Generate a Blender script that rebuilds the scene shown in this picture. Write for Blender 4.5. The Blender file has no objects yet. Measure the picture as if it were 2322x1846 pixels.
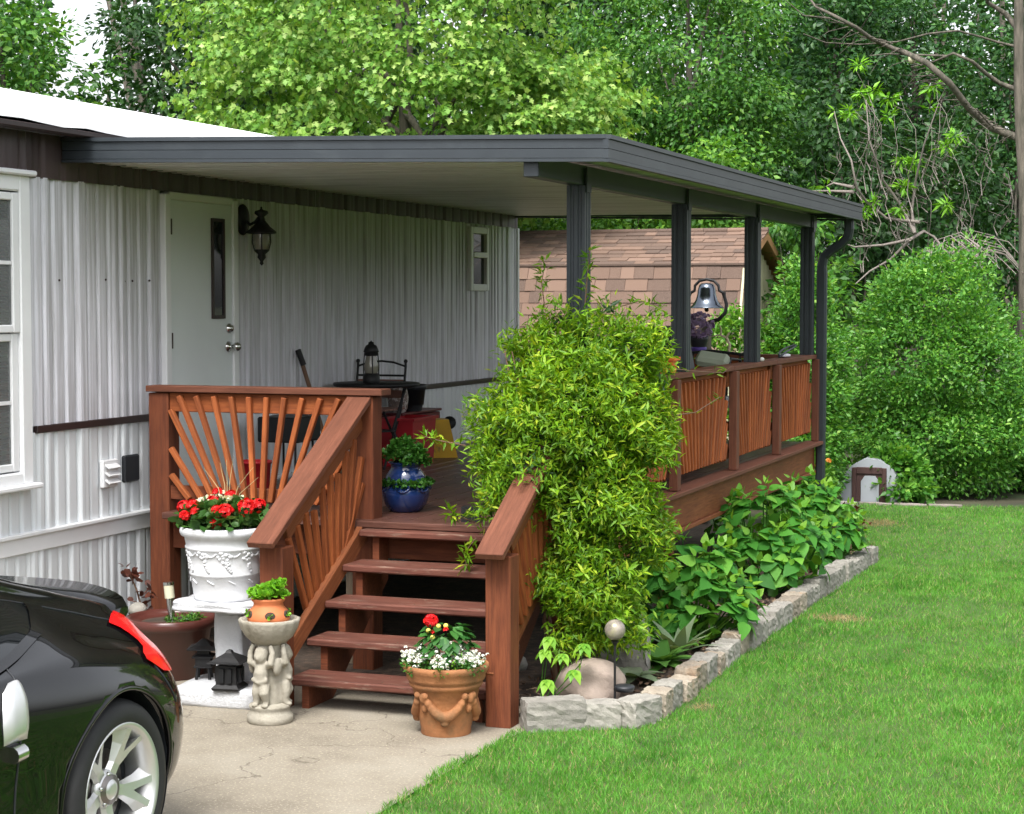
import bpy, bmesh, math, random
import numpy as np
from mathutils import Vector, Matrix, Euler, Quaternion
R = math.radians
random.seed(7); rng = np.random.default_rng(11)
sc = bpy.context.scene
col = sc.collection

# ------------------------------------------------------------------ camera, light, exposure
CAM_H = 2.15
cam = bpy.data.cameras.new('camera'); cam.sensor_width = 36; cam.lens = 66.88
cam.clip_start = 0.1; cam.clip_end = 2000
camo = bpy.data.objects.new('camera', cam); col.objects.link(camo)
camo.location = (0, 0, CAM_H)
camo.rotation_euler = (R(90 - 3.184), 0, R(20.05))
sc.camera = camo

SUN_EL, SUN_AZ = R(58), R(174)          # high soft sun behind the photographer (azimuth from +Y, clockwise)
w = bpy.data.worlds.new('World'); sc.world = w; w.use_nodes = True
nt = w.node_tree; nt.nodes.clear()
wo = nt.nodes.new('ShaderNodeOutputWorld'); bg = nt.nodes.new('ShaderNodeBackground')
sky = nt.nodes.new('ShaderNodeTexSky'); sky.sky_type = 'NISHITA'; sky.sun_disc = False
sky.sun_elevation = SUN_EL; sky.sun_rotation = SUN_AZ
sky.air_density = 1.0; sky.dust_density = 4.0; sky.ozone_density = 1.0
hs = nt.nodes.new('ShaderNodeHueSaturation'); hs.inputs['Saturation'].default_value = 0.22; hs.inputs['Value'].default_value = 1.0
nt.links.new(sky.outputs[0], hs.inputs['Color']); nt.links.new(hs.outputs[0], bg.inputs[0]); nt.links.new(bg.outputs[0], wo.inputs[0])
bg.inputs[1].default_value = 0.15
sun = bpy.data.lights.new('sun', 'SUN'); sun.energy = 1.5; sun.angle = R(24); sun.color = (1.0, 0.97, 0.92)
suno = bpy.data.objects.new('sun', sun); col.objects.link(suno)
sd = Vector((math.sin(SUN_AZ) * math.cos(SUN_EL), math.cos(SUN_AZ) * math.cos(SUN_EL), math.sin(SUN_EL)))
suno.rotation_euler = sd.to_track_quat('Z', 'Y').to_euler(); suno.location = (-4, -6, 14)
vs = sc.view_settings
vs.view_transform = 'Standard'; vs.look = 'None'; vs.gamma = 1; vs.use_curve_mapping = False
vs.exposure = 1.4
sc.render.engine = 'CYCLES'
try:
    sc.cycles.max_bounces = 8; sc.cycles.transparent_max_bounces = 8; sc.cycles.use_denoising = True
    sc.cycles.caustics_reflective = False; sc.cycles.caustics_refractive = False
except Exception: pass

# ------------------------------------------------------------------ helpers
WM = {}
def tag(o, label=None, cat=None, group=None, kind=None):
    for k, v in (('label', label), ('category', cat), ('group', group), ('kind', kind)):
        if v: o[k] = v
    return o
def link(o, parent=None, M=None):
    col.objects.link(o)
    M = M.copy() if M is not None else Matrix.Identity(4)
    if parent is not None:
        o.parent = parent; o.matrix_parent_inverse = WM[parent.name].inverted()
    o.matrix_basis = M; WM[o.name] = M
    return o
def thing(name, label, cat, loc=(0, 0, 0), group=None):
    o = bpy.data.objects.new(name, None); o.empty_display_size = 0.1
    link(o, None, Matrix.Translation(loc)); return tag(o, label, cat, group)
def dup(root, M, label=None):
    """a copy of a thing with copies of its parts and sub-parts, moved by M (world)"""
    def cp(o, par):
        c = o.copy(); col.objects.link(c)
        if par is not None: c.parent = par
        for ch in o.children: cp(ch, c)
        return c
    r = cp(root, None); r.matrix_basis = M @ root.matrix_basis; WM[r.name] = r.matrix_basis.copy()
    if label: r['label'] = label
    return r

class MB:
    def __init__(s): s.v = []; s.f = []; s.sm = []
    def add(s, vs_, fs_, smooth=False):
        b = len(s.v); s.v += [tuple(v) for v in vs_]
        for f in fs_: s.f.append(tuple(b + i for i in f)); s.sm.append(smooth)
        return s
    def box(s, c, d, rot=None, ch=0.0):
        c = Vector(c); hx, hy, hz = (x / 2 for x in d)
        rot = rot or Matrix.Identity(3)
        if ch <= 0:
            p = [rot @ Vector((sx * hx, sy * hy, sz * hz)) + c for sx in (-1, 1) for sy in (-1, 1) for sz in (-1, 1)]
            return s.add(p, [(0, 1, 3, 2), (4, 6, 7, 5), (0, 4, 5, 1), (2, 3, 7, 6), (0, 2, 6, 4), (1, 5, 7, 3)])
        pts = []; idx = {}
        for sx in (-1, 1):
            for sy in (-1, 1):
                for sz in (-1, 1):
                    for ax in range(3):
                        q = [sx * (hx - ch), sy * (hy - ch), sz * (hz - ch)]
                        q[ax] = (sx * hx, sy * hy, sz * hz)[ax]
                        idx[(sx, sy, sz, ax)] = len(pts); pts.append(rot @ Vector(q) + c)
        F = []
        for ax in range(3):
            o1, o2 = [(1, 2), (0, 2), (0, 1)][ax]
            for sg in (-1, 1):
                q = []
                for a, b in ((-1, -1), (1, -1), (1, 1), (-1, 1)):
                    k = [0, 0, 0]; k[ax] = sg; k[o1] = a; k[o2] = b; q.append(idx[(*k, ax)])
                if (sg > 0) == (ax == 1): q.reverse()
                F.append(q)
        for ax in range(3):
            o1, o2 = [(1, 2), (0, 2), (0, 1)][ax]
            for a in (-1, 1):
                for b in (-1, 1):
                    q = []
                    for sg, axx in ((-1, o1), (1, o1), (1, o2), (-1, o2)):
                        k = [0, 0, 0]; k[ax] = sg; k[o1] = a; k[o2] = b; q.append(idx[(*k, axx)])
                    F.append(q)
        for sx in (-1, 1):
            for sy in (-1, 1):
                for sz in (-1, 1): F.append([idx[(sx, sy, sz, a)] for a in range(3)])
        return s.add(pts, F)
    def lathe(s, prof, c=(0, 0, 0), n=24, smooth=True, M=None, fn=None, caps=True):
        c = Vector(c); P = []; F = []
        for j, (r, z) in enumerate(prof):
            for i in range(n):
                a = 2 * math.pi * i / n; rr = fn(a, z, r) if fn else r
                v = Vector((rr * math.cos(a), rr * math.sin(a), z))
                P.append((M @ v if M else v) + c)
        m = len(prof)
        for j in range(m - 1):
            for i in range(n):
                k = (i + 1) % n
                F.append((j * n + i, j * n + k, (j + 1) * n + k, (j + 1) * n + i))
        s.add(P, F, smooth)
        if caps:
            if prof[0][0] > 1e-4: s.add(P[:n], [tuple(reversed(range(n)))])
            if prof[-1][0] > 1e-4: s.add(P[-n:], [tuple(range(n))])
        return s
    def tube(s, pts, r, n=8, smooth=True, caps=True):
        pts = [Vector(p) for p in pts]; m = len(pts)
        rs = r if isinstance(r, (list, tuple)) else [r] * m
        P = []; F = []; prev = None
        for j, p in enumerate(pts):
            t = (pts[min(j + 1, m - 1)] - pts[max(j - 1, 0)])
            t = t.normalized() if t.length > 1e-9 else Vector((0, 0, 1))
            if prev is None:
                a = Vector((0, 0, 1)) if abs(t.z) < .9 else Vector((1, 0, 0)); x = t.cross(a).normalized()
            else:
                x = prev - t * prev.dot(t); x = x.normalized() if x.length > 1e-6 else t.orthogonal().normalized()
            prev = x; y = t.cross(x)
            for i in range(n):
                an = 2 * math.pi * i / n; P.append(p + (x * math.cos(an) + y * math.sin(an)) * rs[j])
        for j in range(m - 1):
            for i in range(n):
                k = (i + 1) % n; F.append((j * n + i, j * n + k, (j + 1) * n + k, (j + 1) * n + i))
        s.add(P, F, smooth)
        if caps: s.add(P[:n], [tuple(reversed(range(n)))]); s.add(P[-n:], [tuple(range(n))])
        return s
    def ball(s, c, r, n=12, m=8, sc_=(1, 1, 1), rot=None):
        c = Vector(c); P = [Vector((0, 0, -1))]; F = []
        for j in range(1, m):
            th = math.pi * j / m
            for i in range(n):
                a = 2 * math.pi * i / n; P.append(Vector((math.sin(th) * math.cos(a), math.sin(th) * math.sin(a), -math.cos(th))))
        P.append(Vector((0, 0, 1)))
        for i in range(n):
            k = (i + 1) % n; F.append((0, 1 + k, 1 + i)); F.append((len(P) - 1, 1 + (m - 2) * n + i, 1 + (m - 2) * n + k))
            for j in range(m - 2): F.append((1 + j * n + i, 1 + j * n + k, 1 + (j + 1) * n + k, 1 + (j + 1) * n + i))
        Q = []
        for p in P:
            q = Vector((p.x * r * sc_[0], p.y * r * sc_[1], p.z * r * sc_[2]))
            Q.append((rot @ q if rot else q) + c)
        return s.add(Q, F, True)
    def prism(s, poly, z0, z1, M=None, smooth=False):
        """polygon in local XY extruded along local Z, placed by M"""
        n = len(poly); P = [Vector((x, y, z0)) for x, y in poly] + [Vector((x, y, z1)) for x, y in poly]
        if M: P = [M @ p for p in P]
        F = [tuple(reversed(range(n))), tuple(range(n, 2 * n))] + [(i, (i + 1) % n, n + (i + 1) % n, n + i) for i in range(n)]
        return s.add(P, F, smooth)
    def mesh(s, name, mat=None, org=(0, 0, 0)):
        me = bpy.data.meshes.new(name)
        me.from_pydata([(v[0] - org[0], v[1] - org[1], v[2] - org[2]) for v in s.v], [], s.f)
        me.polygons.foreach_set('use_smooth', s.sm)
        bm = bmesh.new(); bm.from_mesh(me); bmesh.ops.recalc_face_normals(bm, faces=bm.faces); bm.to_mesh(me); bm.free()
        if mat: me.materials.append(mat)
        return me
    def build(s, name, mat, parent=None, org=None):
        if org is None:
            if parent is not None: org = WM[parent.name].translation
            else:
                a = np.array(s.v); org = ((a[:, 0].min() + a[:, 0].max()) / 2, (a[:, 1].min() + a[:, 1].max()) / 2, a[:, 2].min())
        return link(bpy.data.objects.new(name, s.mesh(name, mat, org)), parent, Matrix.Translation(org))
_bc = {}
def board(name, mat, parent, p0, p1, wd, th, up=(0, 0, 1), ch=0.004):
    """a straight board from p0 to p1; local X runs along it (grain), width wd across, thickness th along up"""
    p0 = Vector(p0); p1 = Vector(p1); L = (p1 - p0).length
    key = (round(L, 3), round(wd, 4), round(th, 4), mat.name)
    if key not in _bc: _bc[key] = MB().box((0, 0, 0), (L, wd, th), ch=min(ch, wd * .2, th * .2)).mesh(name, mat)
    x = (p1 - p0).normalized(); u = Vector(up); u = (u - x * u.dot(x)).normalized(); y = u.cross(x)
    M = Matrix(((x.x, y.x, u.x, 0), (x.y, y.y, u.y, 0), (x.z, y.z, u.z, 0), (0, 0, 0, 1)))
    M.translation = (p0 + p1) / 2
    return link(bpy.data.objects.new(name, _bc[key]), parent, M)

# ------------------------------------------------------------------ materials
def newmat(name):
    m = bpy.data.materials.new(name); m.use_nodes = True
    return m, m.node_tree, m.node_tree.nodes['Principled BSDF']
def N(nt, t, **kw):
    n = nt.nodes.new(t)
    for k, v in kw.items():
        if k in n.inputs: n.inputs[k].default_value = v
        else: setattr(n, k, v)
    return n
def coords(nt, scale=(1, 1, 1), obj_random=True):
    tc = N(nt, 'ShaderNodeTexCoord'); mp = N(nt, 'ShaderNodeMapping'); mp.inputs['Scale'].default_value = scale
    nt.links.new(tc.outputs['Object'], mp.inputs['Vector'])
    if obj_random:
        oi = N(nt, 'ShaderNodeObjectInfo'); mu = N(nt, 'ShaderNodeMath', operation='MULTIPLY'); mu.inputs[1].default_value = 57.0
        nt.links.new(oi.outputs['Random'], mu.inputs[0]); nt.links.new(mu.outputs[0], mp.inputs['Location'])
    return mp.outputs[0]
def ramp(nt, fac, stops):
    r = N(nt, 'ShaderNodeValToRGB'); e = r.color_ramp.elements
    while len(e) > 1: e.remove(e[-1])
    e[0].position = stops[0][0]; e[0].color = (*stops[0][1], 1)
    for p, c in stops[1:]:
        k = e.new(p); k.color = (*c, 1)
    nt.links.new(fac, r.inputs[0]); return r.outputs[0]
def mixc(nt, fac, a, b, mode='MIX'):
    m = N(nt, 'ShaderNodeMix', data_type='RGBA', blend_type=mode)
    for sock, v in ((m.inputs['Factor'], fac), (m.inputs[6], a), (m.inputs[7], b)):
        if hasattr(v, 'links'): nt.links.new(v, sock)
        elif isinstance(v, (int, float)): sock.default_value = v
        else: sock.default_value = (*v, 1)
    return m.outputs[2]
def noise(nt, vec, scale=5, detail=4, rough=.55, out=0):
    n = N(nt, 'ShaderNodeTexNoise'); n.inputs['Scale'].default_value = scale; n.inputs['Detail'].default_value = detail; n.inputs['Roughness'].default_value = rough
    nt.links.new(vec, n.inputs['Vector']); return n.outputs[out]
def bump(nt, bs, h, strength=.3, dist=.01):
    b = N(nt, 'ShaderNodeBump'); b.inputs['Strength'].default_value = strength; b.inputs['Distance'].default_value = dist
    nt.links.new(h, b.inputs['Height']); nt.links.new(b.outputs[0], bs.inputs['Normal'])
def plain(name, c, rough=.5, metal=0, var=.12, scale=6, tone=0, bmp=.0, bscale=60, spec=.5, coat=0, dirt=None, dscale=3, dlo=.5, dhi=.75, stretch=(1, 1, 1)):
    m, nt, bs = newmat(name); v = coords(nt, stretch)
    f = noise(nt, v, scale, 5)
    a = tuple(max(0, x * (1 - var)) for x in c); b = tuple(min(1, x * (1 + var)) for x in c)
    cc = ramp(nt, f, [(.3, a), (.7, b)])
    if dirt:
        f2 = noise(nt, v, dscale, 6, .65); k = ramp(nt, f2, [(dlo, (0, 0, 0)), (dhi, (1, 1, 1))])
        cc = mixc(nt, k, cc, dirt)
    if tone:
        oi = N(nt, 'ShaderNodeObjectInfo'); hv = N(nt, 'ShaderNodeHueSaturation'); mr = N(nt, 'ShaderNodeMapRange'); mr.inputs['To Min'].default_value = 1 - tone; mr.inputs['To Max'].default_value = 1 + tone
        nt.links.new(oi.outputs['Random'], mr.inputs['Value']); nt.links.new(mr.outputs[0], hv.inputs['Value']); nt.links.new(cc, hv.inputs['Color']); cc = hv.outputs[0]
    nt.links.new(cc, bs.inputs['Base Color'])
    bs.inputs['Roughness'].default_value = rough; bs.inputs['Metallic'].default_value = metal
    bs.inputs['Specular IOR Level'].default_value = spec; bs.inputs['Coat Weight'].default_value = coat
    if bmp: bump(nt, bs, noise(nt, v, bscale, 6, .65), bmp, .01)
    return m
def wood(name, dark, mid, lite, rough=.72, wear=None, wlo=.56, whi=.7, tone=.25):
    m, nt, bs = newmat(name); v = coords(nt, (1.2, 16, 16)); v2 = coords(nt, (1, 2.5, 2.5))
    g = noise(nt, v, 4, 7, .65); p = noise(nt, v2, 3, 4)
    c = ramp(nt, g, [(.28, dark), (.5, mid), (.74, lite)])
    oi = N(nt, 'ShaderNodeObjectInfo')
    hsv = N(nt, 'ShaderNodeHueSaturation'); mr = N(nt, 'ShaderNodeMapRange'); mr.inputs['To Min'].default_value = 1 - tone; mr.inputs['To Max'].default_value = 1 + tone
    nt.links.new(oi.outputs['Random'], mr.inputs['Value']); nt.links.new(mr.outputs[0], hsv.inputs['Value']); nt.links.new(c, hsv.inputs['Color'])
    c = mixc(nt, ramp(nt, p, [(.35, (0, 0, 0)), (.7, (.55, .55, .55))]), hsv.outputs[0], dark)
    if wear:
        v3 = coords(nt, (.9, 7, 7)); wf = noise(nt, v3, 4.5, 8, .72)
        c = mixc(nt, ramp(nt, wf, [(wlo, (0, 0, 0)), (whi, (1, 1, 1))]), c, wear)
    nt.links.new(c, bs.inputs['Base Color']); bs.inputs['Roughness'].default_value = rough
    bs.inputs['Specular IOR Level'].default_value = .3
    bump(nt, bs, g, .45, .004); return m
def leafmat(name, stops, trans=.35, rough=.45, per='island', spec=.35):
    m, nt, bs = newmat(name); out = nt.nodes['Material Output']
    if per == 'island': rnd = N(nt, 'ShaderNodeNewGeometry').outputs['Random Per Island']
    else: rnd = N(nt, 'ShaderNodeObjectInfo').outputs['Random']
    c = ramp(nt, rnd, stops)
    v = coords(nt, (1, 1, 1), False); f = noise(nt, v, 1.1, 2)
    c = mixc(nt, ramp(nt, f, [(.35, (0, 0, 0)), (.65, (.45, .45, .45))]), c, stops[0][1])
    nt.links.new(c, bs.inputs['Base Color']); bs.inputs['Roughness'].default_value = rough; bs.inputs['Specular IOR Level'].default_value = spec
    tl = N(nt, 'ShaderNodeBsdfTranslucent'); tc = mixc(nt, 1.0, c, (1.25, 1.15, .5), 'MULTIPLY'); nt.links.new(tc, tl.inputs['Color'])
    mx = N(nt, 'ShaderNodeMixShader'); mx.inputs[0].default_value = trans
    nt.links.new(bs.outputs[0], mx.inputs[1]); nt.links.new(tl.outputs[0], mx.inputs[2]); nt.links.new(mx.outputs[0], out.inputs['Surface'])
    return m
def glass(name, c=(.02, .025, .03), rough=.03):
    m, nt, bs = newmat(name); bs.inputs['Base Color'].default_value = (*c, 1); bs.inputs['Roughness'].default_value = rough
    bs.inputs['Specular IOR Level'].default_value = .7; return m

M = {}
M['deckwood'] = wood('stained deck wood', (.075, .022, .010), (.145, .040, .016), (.20, .062, .025), tone=.15)
M['railwood'] = wood('stained cap rail wood', (.090, .031, .017), (.14, .049, .027), (.19, .069, .039), tone=.1, wear=(.34, .22, .15), wlo=.70, whi=.74)
M['baluster'] = wood('orange stained baluster wood', (.15, .037, .011), (.29, .078, .021), (.40, .122, .034), tone=.24)
M['tread'] = wood('worn tread wood', (.06, .022, .015), (.125, .042, .028), (.18, .068, .045), wear=(.27, .20, .15), wlo=.55, whi=.72, tone=.12)
M['floor'] = wood('worn deck floor wood', (.05, .022, .016), (.092, .040, .029), (.13, .06, .045), wear=(.30, .24, .20), wlo=.62, whi=.78, rough=.4, tone=.2)
M['rim'] = wood('stained rim board wood', (.135, .041, .016), (.23, .074, .027), (.30, .108, .042), tone=.1)
M['under'] = wood('bare framing timber', (.10, .075, .05), (.18, .14, .10), (.26, .21, .15))
M['siding'] = plain('ribbed white siding', (.70, .70, .755), .5, 0, .06, 3, dirt=(.30, .29, .29), dscale=3.5, dlo=.40, dhi=.80, stretch=(1, 14, .4))
M['skirt'] = plain('white metal skirting', (.70, .73, .75), .45, 0, .05, 3, dirt=(.42, .42, .40), dscale=3, dlo=.6, dhi=.95, stretch=(1, 8, .6))
M['whitetrim'] = plain('white vinyl trim', (.78, .79, .80), .35, 0, .03)
M['frieze'] = plain('brown metal frieze', (.075, .052, .054), .42, .1, .25, 2.5, dirt=(.17, .13, .13), dscale=2.2, dlo=.55, dhi=.85, stretch=(1, 5, .4))
M['roofwhite'] = plain('white roof coating', (.85, .86, .88), .6, 0, .03)
M['whitedoor'] = plain('pale door paint', (.72, .77, .77), .35, 0, .04, 2)
M['darktrim'] = plain('dark brown trim', (.03, .017, .016), .5)
M['slate'] = plain('slate grey aluminium', (.028, .035, .042), .45, .15, .10, 4, dirt=(.046, .055, .062), dscale=3, dlo=.5, dhi=.8)
M['soffit'] = plain('pale pan underside', (.70, .69, .66), .4, .1, .10, 2.0, dirt=(.40, .38, .34), dscale=1.5, dlo=.45, dhi=.8, stretch=(.5, 8, 1))
M['black'] = plain('black metal', (.012, .013, .015), .45, .3)
M['blackplastic'] = plain('black plastic', (.014, .016, .02), .5)
M['lampglass'] = glass('seeded lamp glass', (.24, .225, .18), .15)
M['glassdark'] = glass('dark window glass')
M['chrome'] = plain('brushed steel', (.62, .62, .60), .22, 1, .05)
def concretemat():
    m, nt, bs = newmat('driveway concrete'); v = coords(nt, (1, 1, 1), False)
    c = ramp(nt, noise(nt, v, 1.6, 6, .65), [(.3, (.155, .132, .10)), (.5, (.225, .197, .152)), (.72, (.27, .243, .195))])
    c = mixc(nt, ramp(nt, noise(nt, v, 75, 3, .6), [(.56, (0, 0, 0)), (.68, (.8, .8, .8))]), c, (.42, .37, .28))
    c = mixc(nt, ramp(nt, noise(nt, v, 48, 4, .7), [(.60, (0, 0, 0)), (.70, (.7, .7, .7))]), c, (.13, .105, .075))
    c = mixc(nt, ramp(nt, noise(nt, v, 5, 6, .75), [(.60, (0, 0, 0)), (.75, (.6, .6, .6))]), c, (.17, .14, .10))
    vo = N(nt, 'ShaderNodeTexVoronoi', feature='DISTANCE_TO_EDGE'); vo.inputs['Scale'].default_value = .42
    wv = N(nt, 'ShaderNodeVectorMath', operation='ADD'); nz = N(nt, 'ShaderNodeTexNoise'); nz.inputs['Scale'].default_value = 2.5; nz.inputs['Detail'].default_value = 6
    nt.links.new(v, nz.inputs['Vector']); nt.links.new(v, wv.inputs[0]); nt.links.new(nz.outputs['Color'], wv.inputs[1]); nt.links.new(wv.outputs[0], vo.inputs['Vector'])
    c = mixc(nt, ramp(nt, vo.outputs['Distance'], [(0, (.75, .75, .75)), (.0035, (0, 0, 0))]), c, (.07, .055, .04))
    nt.links.new(c, bs.inputs['Base Color']); bs.inputs['Roughness'].default_value = .88
    bump(nt, bs, noise(nt, v, 130, 6, .7), .5, .006); return m
M['concrete'] = concretemat()
M['soil'] = plain('dark mulch soil', (.050, .034, .024), .95, 0, .4, 12, bmp=1.0, bscale=40, dirt=(.12, .075, .048), dscale=18, dlo=.5, dhi=.7)
M['stone'] = plain('weathered limestone', (.265, .25, .22), .85, 0, .25, 9, tone=.22, bmp=.9, bscale=30, dirt=(.22, .205, .18), dscale=12, dlo=.48, dhi=.75)
M['stonetan'] = plain('tan limestone', (.30, .255, .20), .85, 0, .22, 9, tone=.2, bmp=.9, bscale=30, dirt=(.34, .20, .10), dscale=6, dlo=.55, dhi=.8)
M['sandstone'] = plain('pinkish sandstone', (.30, .24, .20), .85, 0, .15, 7, bmp=.5, bscale=40, dirt=(.26, .2, .15), dscale=4, dlo=.58, dhi=.8)
M['plaster'] = plain('white painted stucco', (.53, .54, .56), .65, 0, .03, 5, bmp=.8, bscale=45)
M['urnwhite'] = plain('white painted clay', (.60, .61, .63), .5, 0, .04, 8, bmp=.2, bscale=40, dirt=(.46, .46, .45), dscale=9, dlo=.55, dhi=.8)
M['cast'] = plain('cast concrete', (.33, .305, .25), .85, 0, .12, 9, bmp=.5, bscale=60, dirt=(.19, .17, .125), dscale=8, dlo=.5, dhi=.75)
M['terra'] = plain('bright terracotta', (.52, .155, .055), .7, 0, .1, 5, bmp=.2)
M['oldterra'] = plain('weathered terracotta', (.28, .115, .042), .8, 0, .22, 7, bmp=.5, bscale=35, dirt=(.10, .065, .028), dscale=5, dlo=.5, dhi=.74)
M['brownpot'] = plain('glazed brown pot', (.085, .026, .020), .3, 0, .15, 3, coat=.3)
M['blueglaze'] = plain('cobalt blue glaze', (.010, .026, .10), .12, 0, .35, 4, coat=.6)
M['red'] = plain('red plastic', (.36, .010, .018), .4, 0, .08)
M['darkred'] = plain('dark red crate plastic', (.10, .008, .012), .45)
M['yellow'] = plain('yellow plastic sheet', (.62, .36, .012), .45, 0, .1, 5, dirt=(.2, .13, .04), dscale=7, dlo=.6, dhi=.72)
M['iron'] = plain('cast iron', (.010, .010, .011), .55, .2, bmp=.2)
M['bellmetal'] = plain('polished bell metal', (.13, .15, .18), .2, 1, .05)
M['bark'] = plain('grey bark', (.115, .10, .08), .95, 0, .35, 8, bmp=1, bscale=9, stretch=(3, 3, .5), dirt=(.05, .05, .035), dscale=5, dlo=.45, dhi=.65)
M['twig'] = plain('pale bare twig', (.21, .18, .16), .85)
M['vinestem'] = plain('vine stem', (.16, .09, .055), .8)
M['shedwall'] = plain('pale yellow board siding', (.50, .47, .31), .7, 0, .08, 4, stretch=(6, 6, .7), dirt=(.3, .27, .17), dscale=4)
M['shedtrim'] = plain('tan shed trim', (.36, .19, .085), .7)
M['vinylwhite'] = plain('white doghouse plastic', (.29, .31, .34), .5, 0, .05)
M['doorbrown'] = plain('brown doghouse trim', (.05, .022, .02), .6)
def shinglemat():
    m, nt, bs = newmat('brown asphalt shingle'); oi = N(nt, 'ShaderNodeObjectInfo')
    c = ramp(nt, oi.outputs['Random'], [(0, (.070, .046, .036)), (.35, (.105, .066, .049)), (.7, (.145, .088, .062)), (1, (.19, .12, .088))])
    v = coords(nt); c = mixc(nt, ramp(nt, noise(nt, v, 120, 3), [(.4, (0, 0, 0)), (.75, (.6, .6, .6))]), c, (.19, .13, .10))
    nt.links.new(c, bs.inputs['Base Color']); bs.inputs['Roughness'].default_value = .9; return m
M['shingle'] = shinglemat()
M['lf_maple'] = leafmat('maple leaf', [(0, (.09, .22, .035)), (.35, (.19, .40, .065)), (.75, (.34, .56, .11)), (1, (.54, .70, .23))], .44)
M['lf_mid'] = leafmat('mid green leaf', [(0, (.03, .11, .018)), (.5, (.07, .21, .028)), (.85, (.13, .31, .04)), (1, (.22, .40, .055))], .35)
M['lf_bright'] = leafmat('bright green leaf', [(0, (.05, .16, .02)), (.5, (.10, .27, .028)), (1, (.22, .42, .04))], .35)
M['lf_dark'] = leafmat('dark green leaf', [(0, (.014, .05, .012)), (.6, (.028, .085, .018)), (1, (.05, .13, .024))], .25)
M['lf_ash'] = leafmat('bluish green leaf', [(0, (.016, .06, .018)), (.6, (.038, .125, .030)), (1, (.10, .24, .05))], .3)
M['lf_bush'] = leafmat('bush leaf', [(0, (.045, .16, .024)), (.55, (.11, .31, .042)), (.9, (.21, .45, .065)), (1, (.36, .58, .12))], .4, rough=.38)
M['lf_vine'] = leafmat('vine leaf', [(0, (.07, .18, .010)), (.4, (.15, .32, .014)), (.8, (.26, .44, .018)), (1, (.48, .56, .04))], .4, per='island')
M['lf_vine_o'] = leafmat('vine leaf single', [(0, (.12, .28, .012)), (.5, (.22, .41, .017)), (.85, (.34, .50, .025)), (1, (.52, .58, .05))], .4, per='object')
M['lf_hyd'] = leafmat('hydrangea leaf', [(0, (.04, .18, .026)), (.5, (.075, .28, .036)), (.8, (.12, .36, .045)), (1, (.22, .48, .065))], .38, rough=.55, per='object', spec=.22)
M['lf_hydtop'] = leafmat('young hydrangea leaf', [(0, (.13, .35, .035)), (1, (.30, .52, .06))], .42, rough=.42, per='object')
M['lf_hosta'] = leafmat('hosta leaf', [(0, (.08, .22, .04)), (1, (.17, .36, .07))], .25, per='object')
M['lf_hosta2'] = leafmat('variegated hosta leaf', [(0, (.16, .24, .13)), (1, (.30, .36, .22))], .25, per='object')
M['lf_ger'] = leafmat('geranium leaf', [(0, (.025, .08, .014)), (.7, (.05, .13, .022)), (1, (.14, .21, .06))], .2)
M['lf_suc'] = leafmat('succulent leaf', [(0, (.10, .30, .015)), (1, (.24, .50, .03))], .25)
M['lf_herb'] = leafmat('herb leaf', [(0, (.03, .12, .015)), (.7, (.06, .20, .025)), (1, (.14, .28, .06))], .3)
M['lf_dahlia'] = leafmat('dahlia leaf', [(0, (.02, .09, .018)), (1, (.055, .17, .03))], .2, per='object')
M['redpetal'] = leafmat('red petal', [(0, (.50, .004, .008)), (1, (.78, .016, .012))], .25, per='island')
M['whitepetal'] = leafmat('white petal', [(0, (.62, .65, .60)), (1, (.86, .87, .84))], .2)
M['creampetal'] = leafmat('cream petal', [(0, (.60, .58, .38)), (1, (.78, .76, .60))], .2)
M['yellowbud'] = plain('yellow bud', (.60, .52, .10), .5)
M['purple'] = leafmat('purple petal', [(0, (.28, .18, .40)), (.6, (.45, .32, .54)), (1, (.62, .52, .68))], .2)
M['orangepetal'] = leafmat('orange petal', [(0, (.6, .14, .02)), (1, (.75, .36, .05))], .2)
def grassmat():
    m, nt, bs = newmat('grass blade'); out = nt.nodes['Material Output']
    rnd = N(nt, 'ShaderNodeNewGeometry').outputs['Random Per Island']
    c = ramp(nt, rnd, [(0, (.05, .185, .020)), (.5, (.10, .31, .034)), (.86, (.165, .42, .055)), (1, (.38, .48, .15))])
    v = coords(nt, (1, 1, .2), False)
    c = mixc(nt, ramp(nt, noise(nt, v, 1.3, 4, .6), [(.42, (0, 0, 0)), (.66, (.75, .75, .75))]), c, (.16, .40, .07))
    c = mixc(nt, ramp(nt, noise(nt, v, 3.1, 3, .6), [(.48, (0, 0, 0)), (.70, (.7, .7, .7))]), c, (.035, .16, .014))
    nt.links.new(c, bs.inputs['Base Color']); bs.inputs['Roughness'].default_value = .55; bs.inputs['Specular IOR Level'].default_value = .25
    tl = N(nt, 'ShaderNodeBsdfTranslucent'); nt.links.new(mixc(nt, 1.0, c, (1.2, 1.15, .5), 'MULTIPLY'), tl.inputs['Color'])
    mx = N(nt, 'ShaderNodeMixShader'); mx.inputs[0].default_value = .42
    nt.links.new(bs.outputs[0], mx.inputs[1]); nt.links.new(tl.outputs[0], mx.inputs[2]); nt.links.new(mx.outputs[0], out.inputs['Surface']); return m
M['grass'] = grassmat()
M['dry'] = leafmat('dry grass blade', [(0, (.30, .22, .10)), (1, (.5, .40, .22))], .3)
M['drystalk'] = plain('dry stalk', (.42, .34, .18), .8)
M['redleaf'] = leafmat('bronze leaf', [(0, (.06, .02, .014)), (1, (.16, .05, .03))], .2)
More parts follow.
